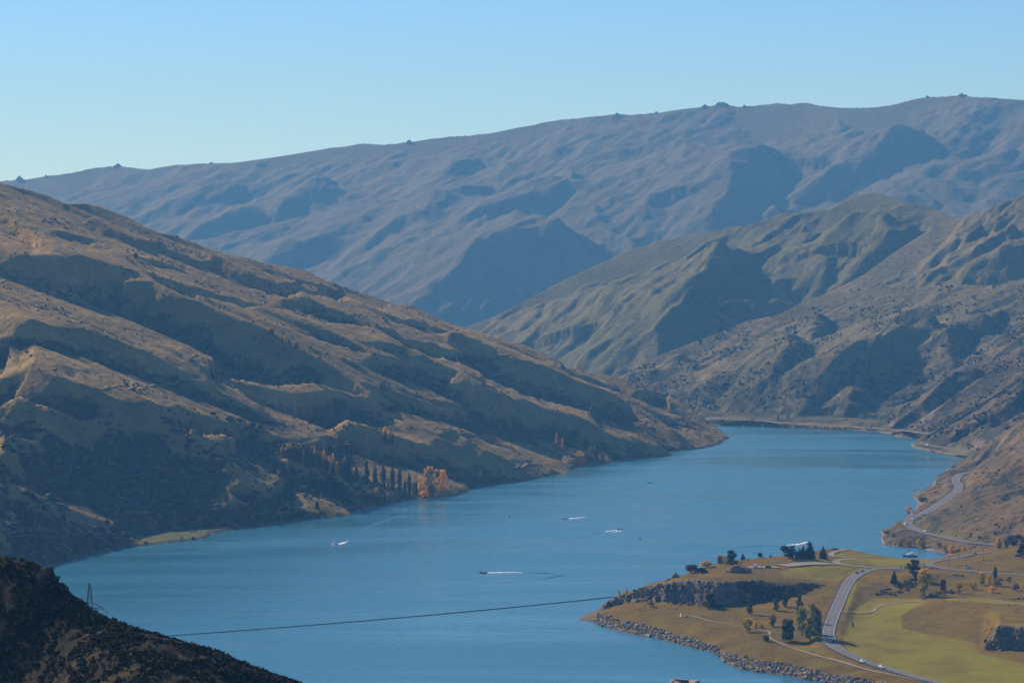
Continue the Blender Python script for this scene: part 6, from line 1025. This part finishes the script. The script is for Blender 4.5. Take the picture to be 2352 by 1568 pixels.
def swell(P, w, hgt, label):
    L = smooth_line([at_z(u, v, 0.0) for u, v in P], 2.0); n = len(L); t = np.linspace(0, 1, n); a = np.sin(np.pi * np.clip(t * .96 + .03, 0, 1)) ** .5; d = np.gradient(L[:, :2], axis=0); d /= np.linalg.norm(d, axis=1)[:, None] + 1e-9; nn = np.c_[-d[:, 1], d[:, 0]]; K = np.linspace(-1, 1, 9); V = np.zeros((n, 9, 3))
    for k, x in enumerate(K): V[:, k, :2] = L[:, :2] + nn * (w * x); V[:, k, 2] = a * hgt * 1.3 * (math.cos(math.pi * x) + 1) / 2 + (-.03 if abs(x) == 1 else .01)
    i = (np.arange(n - 1)[:, None] * 9 + np.arange(8)[None]).reshape(-1); return tag(add('wake_wave', mesh_np('wake_wave', V.reshape(-1, 3), np.stack([i + 1, i + 10, i + 9, i], -1), M['water'], True)), label, kind='stuff')
def figure(u, v, label):
    """crouched rider on a board, built as one skinned body"""
    p = at_z(u, v, 0); e = tag(empty('person', (p[0], p[1], .08), rng.random() * 6), label, 'person')
    J = [(0, 0, .75), (0.05, 0, 1.05), (0.12, 0, 1.32), (0.16, 0, 1.5), (.2, 0, 1.62), (.1, .14, .5), (-.05, .16, .08), (.1, -.14, .5), (-.05, -.16, .08), (.14, .2, 1.28), (.36, .2, 1.1), (.6, .08, 1.12), (.14, -.2, 1.28), (.36, -.2, 1.1), (.6, -.08, 1.12)]
    E = [(0, 1), (1, 2), (2, 3), (3, 4), (0, 5), (5, 6), (0, 7), (7, 8), (2, 9), (9, 10), (10, 11), (2, 12), (12, 13), (13, 14)]; R = [.15, .14, .15, .07, .11, .09, .06, .09, .06, .07, .055, .045, .07, .055, .045]
    me = bpy.data.meshes.new('body'); me.from_pydata(J, E, []); me.materials.append(M['wetsuit']); o = add('body', me, e); md = o.modifiers.new('skin', 'SKIN'); sv = me.skin_vertices[0].data
    for k, r_ in enumerate(R): sv[k].radius = (r_, r_); sv[k].use_root = (k == 0)
    o.modifiers.new('sub', 'SUBSURF').levels = 1; add('board', MB().box((-.7, -.2, -.05), (.75, .2, .03), (.12, .06)).mesh('board', M['boat_white']), e); return e
def R_(d): return math.radians(d)
boat(*cW(455, 196), R_(250), 6.5, 'boat_white', 'white boat drifting in the middle of the lake'); boat(*cW(1205, 230), R_(185), 6.5, 'boat_white', 'white boat with a straight wake right of the drifting boat')
boat(*cW(1938, 376), R_(8), 6, 'boat_dark', 'dark boat towing a rider to the right', False); boat(*cW(2208, 496), R_(90), 5, 'boat_red', 'small dark boat alone right of the towing boat', False); boat(*cW(115, 952), R_(182), 6, 'boat_dark', 'dark boat towing a rider to the left', False)
boat(*c5(595, 823), R_(200), 6.5, 'boat_white', 'white boat nearest the left bank with a spreading wake'); boat(1493, 1108.5, R_(190), 6, 'boat_dark', 'tiny dark boat far up the lake', False); boat(*c2(196, 100), R_(12), 6, 'boat_dark', 'dark boat half hidden behind the tallest conifer', False)
foam('boat_wake', pts(cW, [(1240, 230), (1320, 222), (1400, 213), (1480, 207)]), 1.6, 'straight white wake of the white boat', .3, 2); foam('boat_wake', pts(cW, [(1905, 378), (1860, 386), (1800, 390), (1730, 408)]), 1.3, 'white wake of the boat towing right', .3, 3); foam('bow_spray', pts(cW, [(1975, 383), (1950, 386), (1900, 398), (1830, 412)]), 1.0, 'white spray beside the boat towing right', .3, 4)
foam('boat_wake', pts(cW, [(145, 951), (220, 948), (300, 945), (380, 943), (480, 941), (560, 942), (640, 950)]), 1.3, 'long white wake of the boat towing left', .3, 5); foam('boat_wake', pts(c5, [(610, 821), (640, 815), (690, 800)]), 1.5, 'upper white wake line of the boat near the left bank', .3, 6); foam('bow_spray', pts(c5, [(576, 822), (584, 824), (594, 827)]), 1.2, 'white bow spray of the boat near the left bank', .5, 7); foam('boat_wake', pts(c5, [(612, 823), (640, 820), (665, 814)]), 1.2, 'lower white wake line of the boat near the left bank', .3, 8)
foam('boat_wake', pts(c2, [(188, 92), (150, 98), (110, 104), (60, 110), (0, 114), (-40, 117)]), 2.2, 'bright white spray trail behind the conifers', 1.1, 9)
figure(*cW(1798, 389), 'small dark rider towed behind the boat heading right'); figure(*cW(382, 943), 'small dark rider towed behind the boat heading left')
for P, w, h, lab in [(pts(cW, [(640, 952), (780, 952), (900, 955), (1020, 962), (1110, 975), (1140, 985), (1080, 1000), (980, 1020), (860, 1035)]), 5.0, .8, 'curved wake wave behind the boat towing left'), (pts(cW, [(1730, 410), (1640, 430), (1540, 446), (1440, 470)]), 3.5, .45, 'wake wave behind the boat towing right'), (pts(c5, [(690, 802), (760, 797), (830, 788), (920, 770), (1010, 750)]), 3.5, .45, 'lower wake wave of the boat near the left bank'), (pts(c5, [(660, 800), (720, 765), (780, 722), (860, 690), (960, 655), (1060, 632)]), 3.5, .4, 'upper wake wave of the boat near the left bank'), (pts(c1, [(1740, 142), (1840, 132), (1960, 128), (2100, 126), (2230, 124)]), 3.5, .4, 'dark wake wave left of the white spray trail')]:
    swell(P, w, h, lab)
p = at_z(*c2(1207, 228), 0); e = tag(empty('cabin_cruiser', (p[0], p[1], -.1), R_(180)), 'white and blue cabin cruiser moored in the cove', 'boat'); add('hull', hull(12.5, 3.8, 1.6, M['boat_blue']), e); add('cabin', MB().box((-5.2, -1.5, 1.2), (2.4, 1.5, 2.5), (.5, .2)).mesh('cabin', M['boat_white']), e); add('wheelhouse', MB().box((-3.4, -1.2, 2.5), (-.2, 1.2, 3.5), (.4, .2)).mesh('wheelhouse', M['boat_white']), e); add('deck', MB().box((-5.6, -1.55, 1.1), (4.6, 1.55, 1.3), (.3, .3)).mesh('deck', M['boat_white']), e)
for k in range(4): add('window', MB().box((-4.4 + 1.6 * k, -1.46, 1.65), (-3.3 + 1.6 * k, -1.34, 2.15)).mesh('window', M['glass']), e)
add('rail', MB().tube((2.4, -1.2, 2.0), (5.6, -.2, 2.3), .05, None, 4).tube((2.4, 1.2, 2.0), (5.6, .2, 2.3), .05, None, 4).mesh('rail', M['cable']), e)
# timber mooring frame at the bottom of the view
p = at_z(*cN(1120, 560), 3.0); k = p[1] / F; f = lambda x, y: (np.array(at_z(*cN(x, y), 3.0)) - p)
e = tag(empty('mooring_frame', (p[0], p[1], 0)), 'timber mooring frame standing in the water at the bottom edge', 'jetty'); c = [f(600, 420), f(800, 350), f(1640, 470), f(1040, 545)]; c = [np.array([-8.6, 2.5, 3]), np.array([-6.0, 15.5, 3]), np.array([8.6, 9.5, 3]), np.array([.5, -13.0, 3])]
for nm, a, b, w, m in [('beam', c[0], c[3], .7, 'wood'), ('beam', c[0], c[1], .5, 'wood'), ('beam', c[1], c[2] * np.array([.35, 1.15, 1]) , .5, 'wood'), ('beam', c[3], c[2], .7, 'wood_dark'), ('beam', c[1] * .6 + c[0] * .4 + np.array([.6, 0, .3]), c[3] * .8 + np.array([1, 0, .3]), .3, 'wood')]:
    dx = b - a; n_ = np.array([-dx[1], dx[0], 0]); n_ /= np.linalg.norm(n_); q = MB(); V = [a - n_ * w, b - n_ * w, b + n_ * w, a + n_ * w]; q.poly([v + [0, 0, -.9] for v in V] + list(V), [(0, 3, 2, 1), (4, 5, 6, 7), (0, 1, 5, 4), (1, 2, 6, 5), (2, 3, 7, 6), (3, 0, 4, 7)]); add(nm, q.mesh(nm, M[m]), e)
V = [c[1] * .9 + [.6, -.5, -.2], c[2] * np.array([.35, 1.15, 1]) + [-.3, -.5, -.2], c[2] * np.array([.35, 1.0, 1]) + [.2, -1, -2.6], c[1] * .9 + [1, -1, -2.6]]; add('fender_panel', mesh_py('fender_panel', [tuple(v) for v in V] + [tuple(v + np.array([0, .4, 0])) for v in V], [(0, 1, 2, 3), (7, 6, 5, 4), (0, 4, 5, 1), (2, 6, 7, 3), (1, 5, 6, 2), (3, 7, 4, 0)], M['wood_dark']), e)
V = [c[2] * np.array([.35, 1.15, 1]), c[2], c[2] * .5 + c[3] * .5 + np.array([0, 2, 0]), c[2] * .3 + np.array([0, -1, 2.1])]; add('deck', mesh_py('deck', [tuple(v + np.array([0, 0, .06])) for v in V] + [tuple(v + np.array([0, 0, -.15])) for v in V], [(0, 3, 2, 1), (4, 5, 6, 7), (0, 1, 5, 4), (1, 2, 6, 5), (2, 3, 7, 6), (3, 0, 4, 7)], M['wood']), e)
for q in (c[0] * .9, c[1], c[2], c[3] * .95, (c[0] + c[3]) / 2): add('pile', MB().tube((q[0], q[1], -4), (q[0], q[1], 2.4), .5, .45, 8).mesh('pile', M['wood_dark']), e)
